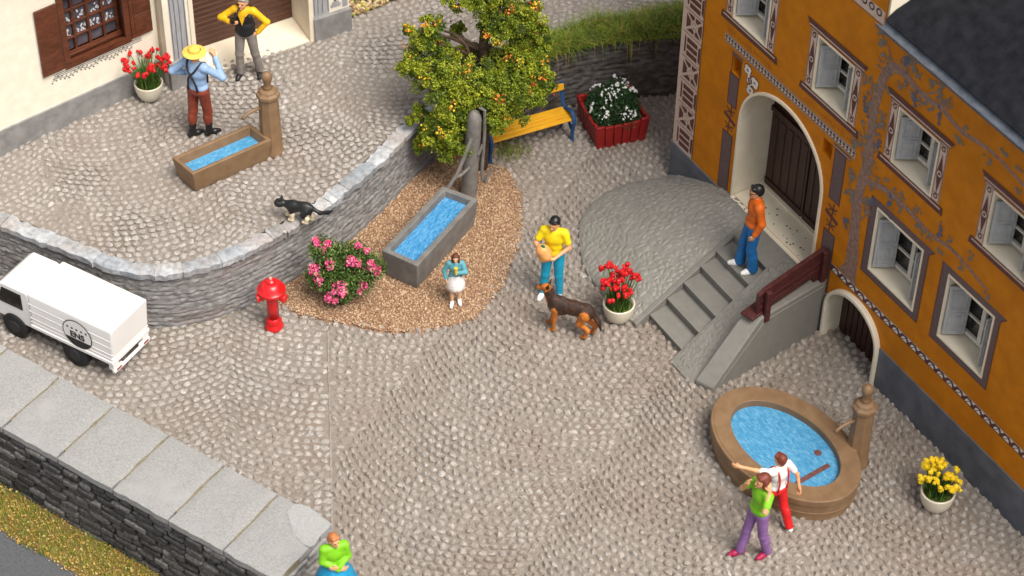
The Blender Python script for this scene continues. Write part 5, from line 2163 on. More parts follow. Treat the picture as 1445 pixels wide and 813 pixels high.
def tree():
    rg = np.random.default_rng(31)
    b = at(677, 240, .0)
    T = empty('tree', (b.x, b.y, 0), 0, 'bushy olive green tree dotted with yellow, orange and red fruit behind the water post', 'tree')
    yb = b.y

    def pt(px, py, dy):
        d = C_FWD * CAM_F + C_X * (px - 722.5) - C_Y * (py - 406.5)
        s = (yb + dy - C_POS[1]) / d[1]
        q = C_POS + d * s
        return np.array([q[0] - b.x, dy, q[2]])
    # clumps: where in the crown, how far towards the viewer, radius
    C = [(612, 40, -.15, .24), (596, 58, -.25, .22), (577, 42, -.3, .12), (620, 66, -.1, .24), (584, 86, -.3, .30), (572, 92, -.3, .17), (602, 108, -.35, .27), (628, 92, -.3, .26),
         (640, 118, -.45, .30), (660, 104, -.4, .28), (622, 136, -.5, .30), (650, 142, -.55, .32), (632, 165, -.6, .30), (604, 190, -.55, .24), (596, 206, -.5, .17), (622, 200, -.6, .28), (648, 186, -.65, .30),
         (640, 206, -.6, .22), (612, 170, -.45, .2), (592, 160, -.4, .14), (578, 170, -.4, .10), (672, 130, -.45, .25), (690, 112, -.3, .28), (700, 146, -.5, .30), (724, 130, -.4, .30), (746, 108, -.2, .27), (764, 100, -.1, .20),
         (770, 122, -.15, .18), (748, 136, -.3, .26), (722, 160, -.45, .25), (700, 172, -.5, .22), (742, 84, -.05, .28), (715, 84, .0, .28), (726, 104, -.1, .28), (700, 40, -.1, .26), (722, 26, -.1, .30),
         (746, 18, .0, .26), (756, 40, .05, .2), (732, 56, .05, .26), (690, 10, -.05, .28), (662, -4, -.1, .28), (640, -8, -.1, .18), (700, -30, .1, .42), (740, -30, .1, .36), (660, -40, .1, .36), (700, -75, .15, .46), (745, -70, .15, .32),
         (655, -85, .15, .34), (700, -120, .15, .40), (680, 75, .35, .25), (655, 78, .3, .2), (765, 60, .2, .2), (645, 40, .45, .15), (690, 130, .1, .3), (735, 120, .25, .3), (665, 160, -.2, .3), (640, 130, .0, .3)]
    tr = np.vstack([pt(678, 236, 0), pt(681, 190, 0), pt(682, 140, .02), pt(681, 90, .03), pt(684, 40, .05), pt(692, -10, .08), pt(698, -70, .1), pt(700, -110, .1)])
    tr[0, 2] = -.05
    M_T = mat('tree_bark', (.045, .025, .016), (.10, .06, .04), scale=14, rough=.85, bump=.6, bscale=30)
    mb = MB()
    sp = spline(tr, 24)
    mb.tube(sp, list(np.linspace(.12, .03, 24)), 9)
    mb.build('trunk', M_T, T, sharp=None)
    mb = MB()
    for px, py, dy, r in C:
        q = pt(px, py, dy)
        zi = max(.4, q[2] - .55)
        k = int(np.argmin(np.abs(sp[:, 2] - zi)))
        a = sp[k]
        m = (a + q) / 2 + np.array([0, 0, .08])
        mb.tube(spline([a, m, q], 6), [.035, .03, .025, .02, .014, .008], 6)
    g0 = [pt(640, 48, -.2), pt(656, 62, -.22), pt(664, 82, -.25)]
    mb.tube(spline(g0, 6), [.010, .022, .026, .026, .026, .03], 6)
    mb.build('limbs', M_T, T, sharp=None)
    lv, lf = leaf_quad()
    Ps, Mi = [], []
    for px, py, dy, r in C:
        c = pt(px, py, dy)
        # each clump is a cluster of small uneven sprays
        ns = int(10 + 75 * r)
        d = rg.normal(size=(ns, 3))
        d /= np.linalg.norm(d, axis=1)[:, None]
        far = rg.uniform(.25, .88, ns)
        far[rg.random(ns) < .12] = 1.02
        sub = c + d * (r * far)[:, None]
        for s in sub:
            m = rg.integers(70, 120)
            rr = r * rg.uniform(.22, .40)
            e = rg.normal(size=(m, 3))
            e /= np.linalg.norm(e, axis=1)[:, None]
            Ps.append(s + e * (rr * rg.uniform(.3, 1.0, m) ** .6)[:, None])
            t = rg.choice(3, p=(.46, .40, .14))
            Mi.append(np.full(m, t))
    P, Mi = np.vstack(Ps), np.concatenate(Mi)
    n = len(P)
    v, f = scatter(lv, lf, P, rg.uniform(.026, .050, n), rand_rot(n, rg))
    lm = [island_mat('tree_leaf_mid', [(0, (.10, .145, .008)), (.6, (.175, .235, .012)), (1, (.25, .30, .02))], rough=.55),
          island_mat('tree_leaf_light', [(0, (.19, .245, .012)), (.6, (.29, .335, .018)), (1, (.40, .42, .03))], rough=.55),
          island_mat('tree_leaf_dark', [(0, (.04, .07, .008)), (1, (.10, .15, .012))], rough=.55)]
    link_np('crown', v, f, lm, T, np.repeat(Mi, 2), False)
    # fruit and blossom specks
    fm = [mat('fruit_yellow', (.75, .42, .02), (.85, .55, .05), rough=.5), mat('fruit_orange', (.62, .17, .015), (.70, .25, .02), rough=.5), mat('fruit_red', (.30, .02, .012), (.42, .05, .02), rough=.5)]
    pos, mi = [], []
    spots = [(575, 40), (600, 36), (618, 30), (626, 52), (648, 76), (596, 38), (644, 80), (628, 88), (660, 100), (664, 104), (582, 78), (572, 64), (602, 110), (600, 116), (598, 180), (612, 185), (622, 186), (632, 182), (598, 204),
             (614, 156), (638, 152), (719, 82), (736, 86), (752, 82), (768, 86), (765, 98), (762, 108), (740, 128), (738, 116), (722, 106), (733, 150), (715, 165), (688, 50), (712, 25), (720, 14), (738, 10), (756, 8), (744, 28), (704, 60), (690, 66), (690, 74),
             (645, 6), (646, -4), (715, 110), (752, 120), (770, 112), (706, 138)]
    for sx, sy in spots[::2] + spots[1::5]:
        near = min(C, key=lambda c: (c[0] - sx) ** 2 + (c[1] - sy) ** 2)
        c0 = pt(sx, sy, near[2] - near[3] * .85)
        t = rg.choice(3, p=(.45, .30, .25))
        for _ in range(rg.integers(4, 15)):
            pos.append(c0 + rg.normal(0, .045, 3) * np.array([1, 1, .8]))
            mi.append(t if rg.random() < .7 else rg.integers(0, 3))
    for _ in range(60):
        c = C[rg.integers(len(C))]
        d = rg.normal(size=3)
        d /= np.linalg.norm(d)
        pos.append(pt(*c[:3]) + d * c[3] * 1.02)
        mi.append(rg.choice(3, p=(.25, .2, .55)))
    iv, if_ = ico(1, 1)
    n = len(pos)
    v, f = scatter(iv, if_, np.array(pos), rg.uniform(.010, .022, n), rand_rot(n, rg), rg.uniform(.5, 1.3, (n, 3)))
    o = link_np('fruit', v, f, fm, T, np.repeat(mi, len(if_)), True, 50)
    o['kind'] = 'stuff'
    return T


# ================================================================== DELIVERY VAN
def van():
    z = 1.10
    rl = at(156.8, 469.5, z)                                    # rear left roof corner
    ln = 2.15
    fwd = Vector((-.86, .50, 0)).normalized()
    ang = math.atan2(fwd.y, fwd.x)
    rgt = Vector((math.sin(ang), -math.cos(ang), 0))
    V = empty('delivery_van', (0, 0, 0), 0, 'small white box van parked beside the curved wall, round badge on its side', 'van')
    rr = at(201, 411.7, z)
    lat = Vector((rr.x - rl.x, rr.y - rl.y, 0))
    w = .84
    # local frame: x forward, y = left->right across the rear (towards the wall)
    base = Vector((rl.x, rl.y, 0))
    V.location = base
    V.rotation_euler = (0, 0, ang)
    # in this frame the wall side is at negative y
    M_WH = mat('van_white', (.80, .78, .76), (.84, .82, .80), scale=2, rough=.30, spec=.5, coat=.2)
    M_BLK = mat('tyre_black', (.012, .012, .013), (.02, .02, .022), rough=.7)
    M_DK = mat('underbody_dark', (.03, .03, .032), rough=.7)
    sgn = -1
    Y = lambda y: sgn * y
    mb = MB()
    x0, x1, zb, zt_ = 0.0, 1.55, .40, 1.10
    y0, y1 = Y(0.0), Y(w)
    lo, hi = min(y0, y1), max(y0, y1)

    def rr_box(mb, x0, x1, y0, y1, z0, z1, r, n=6):
        """box with rounded upper long edges"""
        prof = [(y0, z0), (y1, z0)] + [(y1 - r + r * math.cos(PI / 2 * k / n), z1 - r + r * math.sin(PI / 2 * k / n)) for k in range(n + 1)] + \
               [(y0 + r - r * math.sin(PI / 2 * k / n), z1 - r + r * math.cos(PI / 2 * k / n)) for k in range(n + 1)]
        mb.loft([[(x0 + .06 * (z1 - z) / (z1 - z0), y, z) for y, z in prof], [(x1, y, z) for y, z in prof]])
    rr_box(mb, x0, x1, lo, hi, zb, zt_, .05)
    mb.build('cargo_box', M_WH, V, bevel=.02)
    mb = MB()
    for zz in (.52, .60, .74, .88):
        mb.box(((x0 + x1) / 2 + .03, lo + w / 2, zz), (x1 - x0 - .03, w + .010, .014))
    mb.box(((x0 + x1) / 2 + .03, lo + w / 2, .43), (x1 - x0 - .02, w + .03, .06))
    mb.build('side_rib', M_WH, V, bevel=.006)
    mb = MB()
    mb.box((.90, lo + w / 2, .34), (1.30, w * .72, .14))
    mb.build('chassis', M_DK, V)
    # rear bumper on two stays with lamps
    mb = MB()
    mb.box((.10, hi - .07, .335), (.10, .13, .13))
    mb.box((.10, lo + .07, .335), (.10, .13, .13))
    mb.box((.06, (lo + hi) / 2, .245), (.045, w - .24, .05))
    mb.box((.065, hi - .11, .265), (.06, .22, .075))
    mb.box((.065, lo + .11, .265), (.06, .22, .075))
    mb.build('bumper', M_WH, V, bevel=.012)
    for yy in (hi - .10, lo + .10):
        mb = MB()
        mb.box((.030, yy, .285), (.012, .10, .026))
        mb.build('tail_lamp', mat('lamp_red', (.32, .035, .025), rough=.3), V)
    # cab
    mb = MB()
    pr = [(1.58, .32), (2.30, .32), (2.36, .45), (2.34, .62), (2.16, .98), (2.08, 1.04), (1.62, 1.05), (1.58, 1.0)]
    mb.loft([[(x, lo + .03, z_) for x, z_ in pr], [(x, hi - .03, z_) for x, z_ in pr]])
    mb.build('cab', M_WH, V, bevel=.03)
    mb = MB()
    mb.loft([[(2.335, lo + .10, .645), (2.175, lo + .13, .965), (2.165, lo + .13, .965), (2.32, lo + .10, .645)], [(2.345, hi - .10, .645), (2.185, hi - .13, .965), (2.165, hi - .13, .965), (2.32, hi - .10, .645)]])
    mb.build('windscreen', M_GLASS, V)
    for yy in (hi - .027, lo + .027):
        mb = MB()
        mb.loft([[(1.72, yy - .006, .64), (2.20, yy - .006, .64), (2.08, yy - .006, .95), (1.72, yy - .006, .95)], [(1.72, yy + .006, .64), (2.20, yy + .006, .64), (2.08, yy + .006, .95), (1.72, yy + .006, .95)]])
        mb.build('side_window', M_GLASS, V)
    for yy in (hi - .20, lo + .20):
        mb = MB()
        mb.tube([(2.35, yy, .50), (2.375, yy, .50)], [.07, .062], 14)
        mb.build('headlight', mat('lamp_clear', (.6, .6, .58), rough=.15), V)
    for x in (.78, 1.92):
        for yy, s in ((hi - .06, 1), (lo + .06, -1)):
            mb = MB()
            mb.tube([(x, yy - .07, .235), (x, yy - .055, .235), (x, yy + .055, .235), (x, yy + .07, .235)], [.20, .225, .225, .20], 24)
            wh = mb.build('wheel', M_BLK, V, sharp=40)
            mb = MB()
            mb.tube([(x, yy + s * .05, .235), (x, yy + s * .078, .235)], [.12, .10], 18)
            mb.build('rim', M_DK, wh, sharp=40)
    # round badge on the side that faces the road
    side_y = hi + .012
    cx, cz, r = .66, .725, .27
    p = MB()

    def disc(c, rad, yy, mi, n=40, half=None):
        pts = [(c[0] + rad * math.cos(2 * PI * k / n), yy, c[1] + rad * math.sin(2 * PI * k / n)) for k in range(n)]
        if half is not None:
            pts = [q for q in pts if q[2] <= half]
        p.poly(pts[::-1], mi)
    disc((cx, cz), r, side_y, 1)
    disc((cx, cz), r - .016, side_y + .002, 0)
    disc((cx, cz), r - .016, side_y + .004, 1, 60, cz - .10)
    for k in range(5):
        disc((cx - .17 + .085 * k, cz + .095), .020, side_y + .004, 1, 10)
    bd = p.build('badge', [M_WH, mat('badge_black', (.02, .02, .022), rough=.5)], V, smooth=False)
    for txt, zz, sz, mm in (('ENS', cz - .075, .155, 'badge_black'),):
        cu = bpy.data.curves.new('lettering', 'FONT')
        cu.body = txt
        cu.size = sz
        cu.align_x = 'CENTER'
        cu.extrude = .002
        cu.offset = .004
        cu.materials.append(MATS[mm])
        tmp = bpy.data.objects.new('tmp', cu)
        me = bpy.data.meshes.new_from_object(tmp)
        bpy.data.objects.remove(tmp)
        t = bpy.data.objects.new('lettering', me)
        COL.objects.link(t)
        t.parent = bd
        t.location = (cx, side_y + .0065, zz)
        t.rotation_euler = (PI / 2, 0, PI)
    return V

# ================================================================== PEOPLE
M_SKIN = mat('skin', (.66, .32, .16), (.72, .38, .20), scale=6, rough=.5)
M_SKIN2 = mat('skin_pale', (.70, .40, .24), (.76, .47, .30), scale=6, rough=.5)
M_EYE = mat('eye_dark', (.03, .02, .015), rough=.4)
M_LIP = mat('lip', (.50, .14, .10), rough=.5)


def paint(name, c, rough=.48):
    return mat(name, c, None, scale=7, detail=4, rough=rough, spec=.4, bump=.45, bscale=11)


def V3(*a):
    return np.array(a, float)


class Figure:
    """standing figure, faces local -y; 'l' is its left (+x), 'r' its right (-x)"""

    def __init__(s, H=1.75, girl=False, **j):
        s.k = H / 1.75
        J = dict(hipl=V3(.095, 0, .93), hipr=V3(-.095, 0, .93), kneel=V3(.105, -.02, .50), kneer=V3(-.105, -.02, .50),
                 anklel=V3(.11, .01, .09), ankler=V3(-.11, .01, .09), shl=V3(.185, .01, 1.435), shr=V3(-.185, .01, 1.435),
                 ell=V3(.25, .03, 1.17), elr=V3(-.25, .03, 1.17), wrl=V3(.25, -.06, .92), wrr=V3(-.25, -.06, .92),
                 head=V3(0, -.015, 1.625), neck=V3(0, .01, 1.47), turn=0.0, nod=0.0, footl=0.0, footr=0.0)
        for a, b in j.items():
            J[a] = V3(*b) if isinstance(b, tuple) else b
        s.J = J

    def limbs(s, S, parts, t, lab=0, sleeve='short'):
        J = s.J
        if 'legs' in parts:
            for q in 'lr':
                h, kn, an = J['hip' + q], J['knee' + q], J['ankle' + q]
                S.cap(h, kn, .088 + t, .060 + t, lab)
                S.cap(kn, an, .058 + t, (.040 if t == 0 else .048) + t, lab)
                S.ell(kn * .62 + an * .38 + V3(0, .022, 0), (.052 + t, .056 + t, .13), lab)
            S.ell((J['hipl'] + J['hipr']) / 2 + V3(0, .012, .03), (.165 + t, .118 + t, .125), lab)
        if 'torso' in parts:
            c = (J['shl'] + J['shr']) / 2
            p = (J['hipl'] + J['hipr']) / 2
            ax = c - p
            S.ell(p + ax * .16 + V3(0, .0, 0), (.155 + t, .108 + t, .12), lab)
            S.ell(p + ax * .40, (.145 + t, .102 + t, .155), lab)
            S.ell(p + ax * .74, (.170 + t, .112 + t, .185), lab)
            S.cap(J['shl'] * .82 + c * .18, J['shr'] * .82 + c * .18, .064 + t, .064 + t, lab)
        if 'upper' in parts:
            for q in 'lr':
                f = 1.0 if sleeve == 'long' else .62
                a, b = J['sh' + q], J['el' + q]
                S.cap(a, a + (b - a) * f, .053 + t, (.043 if f == 1 else .050) + t, lab)
        if 'fore' in parts:
            for q in 'lr':
                a, b = J['el' + q], J['wr' + q]
                S.cap(a, a + (b - a) * .94, .043 + t, .034 + t, lab)

    def foot(s, S, q, t, lab=0):
        an = s.J['ankle' + q]
        a = s.J['foot' + q] + (.16 if q == 'l' else -.16)
        d = V3(math.sin(a), -math.cos(a), 0)
        g = an[2] - .09
        base = V3(an[0], an[1], g)
        S.cap(base - d * .045 + V3(0, 0, .038), base + d * .10 + V3(0, 0, .036), .036 + t, .040 + t, lab, .02)
        S.cap(base + d * .10 + V3(0, 0, .034), base + d * .165 + V3(0, 0, .028), .040 + t, .028 + t, lab, .02)
        S.cap(an, base + d * .03 + V3(0, 0, .05), .038 + t, .036 + t, lab, .02)

    def hand(s, S, q, lab=0):
        w, e = s.J['wr' + q], s.J['el' + q]
        d = (w - e) / np.linalg.norm(w - e)
        ho = s.J.get('hand' + q)
        if ho is not None:
            d = ho / np.linalg.norm(ho)
        side = V3(0, 0, 1) if abs(d[2]) < .8 else V3(0, -1, 0)
        side = side - d * (side @ d)
        side /= np.linalg.norm(side)
        nrm = np.cross(d, side)                                 # palm normal
        ins = V3(-1 if q == 'l' else 1, 0, 0)
        if nrm @ ins < 0:
            nrm = -nrm
        S.cap(w, w + d * .035, .028, .030, lab, .02)
        S.cap(w + d * .035 + side * .014, w + d * .085 + side * .018, .020, .019, lab, .015)
        S.cap(w + d * .035 - side * .014, w + d * .085 - side * .020, .020, .018, lab, .015)
        for i, (o, L) in enumerate(((.030, .062), (.010, .072), (-.011, .068), (-.031, .052))):
            a = w + d * .092 + side * o
            b = a + d * L * .55 + nrm * .012
            c = b + d * L * .38 + nrm * .026
            S.cap(a, b, .0105, .0100, lab, .004)
            S.cap(b, c, .0100, .0088, lab, .004)
        a = w + d * .035 + side * .028
        b = a + d * .035 + side * .026 + nrm * .012
        S.cap(a, b, .0135, .0115, lab, .006)
        S.cap(b, b + d * .030 + nrm * .010, .0115, .0095, lab, .006)

    def face_frame(s):
        m = Matrix.Rotation(s.J['turn'], 3, 'Z') @ Matrix.Rotation(s.J['nod'], 3, 'X')
        M = np.array(m)
        return s.J['head'], M

    def head(s, S, lab=0, eye=1, lip=2):
        c, M = s.face_frame()
        P = lambda x, y, z: c + M @ V3(x, y, z)
        S.cap(s.J['neck'] - V3(0, 0, .05), c - V3(0, -.02, .06), .054, .050, lab)
        S.ell(P(0, .012, .022), (.079, .096, .105), lab, M, .02)
        S.ell(P(0, -.028, -.045), (.058, .066, .072), lab, M, .03)
        S.cap(P(0, -.084, -.092), P(0, -.074, -.092), .022, .024, lab, .02)
        S.cap(P(0, -.082, .015), P(0, -.108, -.026), .010, .0165, lab, .012)
        for x in (-.034, .034):
            S.cap(P(x - .014, -.082, .026), P(x + .014, -.082, .026), .011, .011, lab, .012)
            S.ell(P(x, -.083, .005), (.0135, .010, .009), eye, M, .001)
        S.cap(P(-.020, -.088, -.062), P(.020, -.088, -.062), .009, .009, lip, .003)
        for x in (-.080, .080):
            S.ell(P(x, .012, -.005), (.013, .024, .034), lab, M, .006)

    def root(s, loc, rz, label, group=None):
        r = empty('person', loc, rz, label, 'person', group)
        r.scale = (s.k,) * 3
        return r

    def hair(s, root, m, long_=0.0, bun=False, low=0.0, h=.011):
        c, M = s.face_frame()
        P = lambda x, y, z: c + M @ V3(x, y, z)
        S = SDF(.03)
        S.ell(P(0, .028, .050), (.089, .098, .092), 0, M)
        S.ell(P(0, .055, .0), (.080, .062, .075 + low), 0, M)
        S.cap(P(-.045, -.055, .088), P(.05, -.055, .090), .030, .028, 0, .03)
        S.cap(P(-.082, .02, .02), P(-.080, .028, -.02), .016, .012, 0)
        S.cap(P(.082, .02, .02), P(.080, .028, -.02), .016, .012, 0)
        if long_:
            for x in (-.072, .072):
                S.cap(P(x, .03, .02), P(x * 1.25, .0, -long_), .045, .036, 0)
            S.cap(P(0, .075, .0), P(0, .085, -long_), .07, .06, 0)
        if bun:
            S.ell(P(0, .11, .05), (.05, .05, .05), 0)
        return S.build('hair', m, root, h, 1)

    def body(s, root, skin, h=.0088, lips=True):
        S = SDF(.032)
        s.limbs(S, ('legs', 'torso'), 0.0)
        s.limbs(S, ('upper', 'fore'), -.006, 0, 'long')
        s.head(S)
        for q in 'lr':
            s.foot(S, q, -.006)
            s.hand(S, q)
        return S.build('body', [skin, M_EYE, M_LIP], root, h, 1)

    def top(s, root, m, name='shirt', sleeve='short', t=.014, collar=True, hem=.0):
        S = SDF(.032)
        s.limbs(S, ('torso',), t)
        s.limbs(S, ('upper',), t * .9, 0, sleeve)
        if sleeve == 'long':
            s.limbs(S, ('fore',), t * .85)
        p = (s.J['hipl'] + s.J['hipr']) / 2
        S.ell(p + V3(0, 0, .09 - hem), (.168 + t * .8, .120 + t * .8, .085), 0)
        if collar:
            n = s.J['neck']
            S.cap(n + V3(0, .004, -.045), n + V3(0, .006, -.012), .066, .062, 0, .02)
        return S.build(name, m, root, .0095, 1)

    def trousers(s, root, m, t=.013, flare=.012, name='trousers', cut=1.0):
        S = SDF(.030)
        J = s.J
        for q in 'lr':
            h, kn, an = J['hip' + q], J['knee' + q], J['ankle' + q]
            S.cap(h, kn, .090 + t, .063 + t, 0)
            S.cap(kn, kn + (an - kn) * cut, .060 + t, .046 + t + flare, 0)
            S.ell(kn * .62 + an * .38 + V3(0, .022, 0), (.055 + t, .060 + t, .13), 0)
        S.ell((J['hipl'] + J['hipr']) / 2 + V3(0, .014, .02), (.167 + t, .122 + t, .115), 0)
        S.ell((J['hipl'] + J['hipr']) / 2 + V3(0, .004, .085), (.155 + t, .112 + t, .055), 0)
        return S.build(name, m, root, .0095, 1)

    def shoes(s, root, m, t=.010, boot=0.0, name='shoe'):
        for q in 'lr':
            S = SDF(.02)
            s.foot(S, q, t)
            if boot:
                an, kn = s.J['ankle' + q], s.J['knee' + q]
                S.cap(an, an + (kn - an) * boot, .052, .068, 0)
            S.build(name, m, root, .0095, 1)


def flat_strap(root, pts, w, m, name='strap', thick=.012):
    mb = MB()
    mb.tube(spline(pts, 24), w, 8)
    return mb.build(name, m, root, sharp=None)


def people():
    # --- man with straw hat, on the terrace, seen from behind
    f = Figure(1.70, anklel=(.12, .10, .09), ankler=(-.10, -.06, .09), kneel=(.105, .05, .50), kneer=(-.10, -.06, .50),
               ell=(.40, .10, 1.22), wrl=(.26, -.10, 1.10), elr=(-.37, -.17, 1.20), wrr=(-.19, -.27, 1.48), handr=V3(.3, .1, 1), turn=-.35, footl=-.7, footr=-.45)
    p = at(286, 191, TH)
    r = f.root((p.x, p.y, TH + .02), R(152), 'man seen from behind in yellow straw hat, blue shirt and rust trousers')
    f.body(r, M_SKIN)
    f.hair(r, paint('hair_brown', (.06, .03, .015)))
    blue = paint('shirt_sky_blue', (.27, .40, .62))
    f.top(r, blue, 'shirt', 'long', .016)
    f.trousers(r, paint('trousers_rust', (.20, .040, .022)), flare=.010, cut=.50)
    f.shoes(r, paint('boot_black', (.012, .012, .014), .4), boot=.62, name='boot')
    blk = paint('strap_black', (.018, .018, .022), .5)
    for x in (-1, 1):
        flat_strap(r, [(x * .09, .135, 1.00), (x * .075, .145, 1.12), (x * .03 + .02, .150, 1.26), (-x * .06 + .01, .135, 1.38), (-x * .11, .08, 1.49), (-x * .12, -.02, 1.50), (-x * .11, -.12, 1.40), (-x * .10, -.14, 1.2), (-x * .10, -.135, 1.02)],
                   .017, blk)
    c, M = f.face_frame()
    mb = MB()
    mb.lathe([(.0, .105), (.05, .104), (.082, .095), (.092, .075), (.098, .035), (.125, .028), (.165, .022), (.19, .012), (.192, .004), (.16, .012), (.12, .018), (.06, .03)], 32, tuple(c + V3(0, .02, .05)), cap0=False, cap1=False)
    mb.build('straw_hat', mat('straw_yellow', (.74, .46, .06), (.86, .60, .14), scale=20, rough=.7, bump=.4, bscale=60), r, sharp=50)
    mb = MB()
    mb.lathe([(.098, .036), (.101, .040), (.099, .058), (.094, .060)], 32, tuple(c + V3(0, .02, .05)), cap0=False, cap1=False)
    mb.build('hat_band', mat('straw_band', (.66, .36, .04), (.75, .45, .07), scale=20, rough=.7), r)
    mb = MB()
    w = f.J['wrr']
    mb.box(tuple(w + V3(.05, .03, -.04)), (.19, .015, .21), M=Vector((-.55, .60, .45)).to_track_quat('Y', 'Z').to_matrix().to_4x4())
    pp = mb.build('paper', mat('paper_cream', (.78, .74, .60), rough=.7), None, bevel=.004)
    pp.name = 'sheet_of_paper'
    pp.location = r.location
    pp.rotation_euler = r.rotation_euler
    pp.scale = r.scale
    tag(pp, 'cream sheet held up to the face by the man in the straw hat', 'paper')

    # --- man with pipe and black waistcoat
    f = Figure(1.56, anklel=(.20, .06, .09), ankler=(-.13, -.06, .09), kneel=(.15, .0, .50), kneer=(-.125, -.06, .50),
               elr=(-.42, -.05, 1.27), wrr=(-.22, -.20, 1.30), handr=V3(.9, -.3, .1), ell=(.40, .04, 1.20), wrl=(.235, -.03, 1.00), handl=V3(-.7, -.2, -.6), turn=-.3)
    p = at(351, 106, TH)
    r = f.root((p.x, p.y, TH + .02), R(-8), 'man with pipe, black waistcoat and grey trousers before the brown door')
    f.body(r, M_SKIN)
    f.hair(r, paint('hair_grey', (.30, .27, .24)))
    f.top(r, paint('shirt_yellow_ochre', (.78, .44, .010)), 'shirt', 'long', .014)
    S = SDF(.03)
    J = f.J
    pz = (J['hipl'] + J['hipr']) / 2
    for q, t in ((.16, .030), (.40, .034), (.72, .026)):
        cc = pz + ((J['shl'] + J['shr']) / 2 - pz) * q
        S.ell(cc + V3(0, 0, 0), (.158 + t, .115 + t, .15), 0)
    for x in (-1, 1):
        S.cap(V3(x * .12, .03, 1.45), V3(x * .12, -.07, 1.36), .055, .05, 0)
        S.cap(V3(x * .12, .09, 1.30), V3(x * .12, .05, 1.46), .055, .05, 0)
    S.build('waistcoat', paint('waistcoat_black', (.014, .014, .016), .55), r, .0095)
    mb = MB()
    mb.add([(-.07, -.150, 1.45), (.07, -.150, 1.45), (.0, -.172, 1.22), (0, -.12, 1.36)], [(0, 2, 1), (0, 1, 3), (1, 2, 3), (2, 0, 3)])
    mb.build('shirt_front', MATS['shirt_yellow_ochre'], r, smooth=False)
    f.trousers(r, paint('trousers_grey', (.21, .185, .165)), flare=.014)
    f.shoes(r, MATS['boot_black'])
    c, M = f.face_frame()
    a = c + M @ V3(-.02, -.10, -.06)
    mb = MB()
    h = f.J['wrr'] + V3(.07, -.03, .03)
    mb.tube(spline([a, a * .6 + h * .4 + V3(0, -.05, -.02), h + V3(0, -.01, .02)], 8), .018, 8)
    mb.lathe([(.025, -.04), (.045, -.02), (.048, .07), (.036, .07), (.03, .0)], 12, tuple(h + V3(0, -.01, .01)))
    pi = mb.build('tobacco_pipe', paint('pipe_black', (.02, .015, .012), .35), None, sharp=40)
    pi.location, pi.rotation_euler, pi.scale = r.location, r.rotation_euler, r.scale
    tag(pi, 'black curved pipe in the mouth of the man in the waistcoat', 'pipe')

    # --- man in orange on the stairs
    f = Figure(1.65, anklel=(.10, .03, .09), ankler=(-.12, -.12, .09), kneel=(.10, -.03, .50), kneer=(-.11, -.10, .50),
               ell=(.25, .05, 1.16), wrl=(.24, -.04, .93), elr=(-.25, .05, 1.17), wrr=(-.21, .03, .94), turn=-.15, nod=.12)
    e = np.array([.52910129, -.84855867])
    nn = np.array([-.84855867, -.52910129])
    q = np.array([2.52, 2.69]) + e * 3.04 + nn * .66
    r = f.root((q[0], q[1], .735 + .005), R(-80), 'man in orange sweater, blue jeans and glasses coming down the staircase')
    f.body(r, M_SKIN)
    f.hair(r, paint('hair_black', (.010, .010, .012), .35))
    f.top(r, paint('sweater_orange', (.66, .13, .008)), 'sweater', 'long', .020, hem=.02)
    f.trousers(r, paint('jeans_blue', (.010, .13, .36)), flare=.030, t=.016)
    f.shoes(r, paint('shoe_white', (.74, .73, .72)), t=.012)
    c, M = f.face_frame()
    mb = MB()
    for x in (-.036, .036):
        pts = [c + M @ V3(x + .026 * math.cos(k * PI / 6), -.100, .006 + .021 * math.sin(k * PI / 6)) for k in range(13)]
        mb.tube(pts, .004, 5)
        mb.tube([c + M @ V3(x * 1.7, -.095, .012), c + M @ V3(x * 2.3, .01, .014)], .004, 5)
    mb.tube([c + M @ V3(-.012, -.102, .01), c + M @ V3(.012, -.102, .01)], .004, 5)
    mb.build('glasses', paint('frame_dark', (.03, .03, .035), .3), r, sharp=None)

    # --- man in yellow holding a round bundle
    f = Figure(1.56, anklel=(.13, -.02, .09), ankler=(-.15, -.07, .09), kneel=(.11, -.03, .50), kneer=(-.12, -.06, .50),
               ell=(.27, -.04, 1.17), wrl=(.06, -.28, 1.06), elr=(-.30, -.07, 1.18), wrr=(-.17, -.30, 1.20), handl=V3(-1, -.1, .05), handr=V3(.8, -.2, -.25), turn=-.25, nod=.2)
    p = at(779, 416, 0)
    r = f.root((p.x, p.y, .025), R(-14), 'man in a yellow T-shirt and turquoise trousers carrying a round orange bundle')
    f.body(r, M_SKIN)
    f.hair(r, MATS['hair_black'])
    f.top(r, paint('shirt_lemon', (.80, .60, .008)), 'shirt', 'short', .017, hem=.015)
    f.trousers(r, paint('trousers_turquoise', (.010, .29, .46)), flare=.006, t=.012)
    f.shoes(r, MATS['shoe_white'], t=.010)
    S = SDF(.05)
    S.ell((-.11, -.24, 1.14), (.13, .11, .135), 0)
    S.ell((-.15, -.24, 1.20), (.10, .10, .10), 0)
    S.ell((-.06, -.27, 1.10), (.10, .09, .09), 0)
    S.ell((-.11, -.25, 1.03), (.09, .09, .06), 0)
    b = S.build('bundle', paint('bundle_orange', (.70, .32, .10)), None, .01)
    S = SDF(.02)
    S.cap((-.11, -.25, 1.25), (-.115, -.28, 1.34), .032, .02)
    S.cap((-.12, -.26, 1.27), (-.15, -.27, 1.33), .022, .012)
    lf = S.build('green_tip', paint('tip_green', (.02, .25, .14)), b, .008)
    b.location, b.rotation_euler, b.scale = r.location, r.rotation_euler, r.scale
    b.name = 'round_bundle'
    tag(b, 'round orange bundle with a green tip in the arms of the man in yellow', 'bundle')

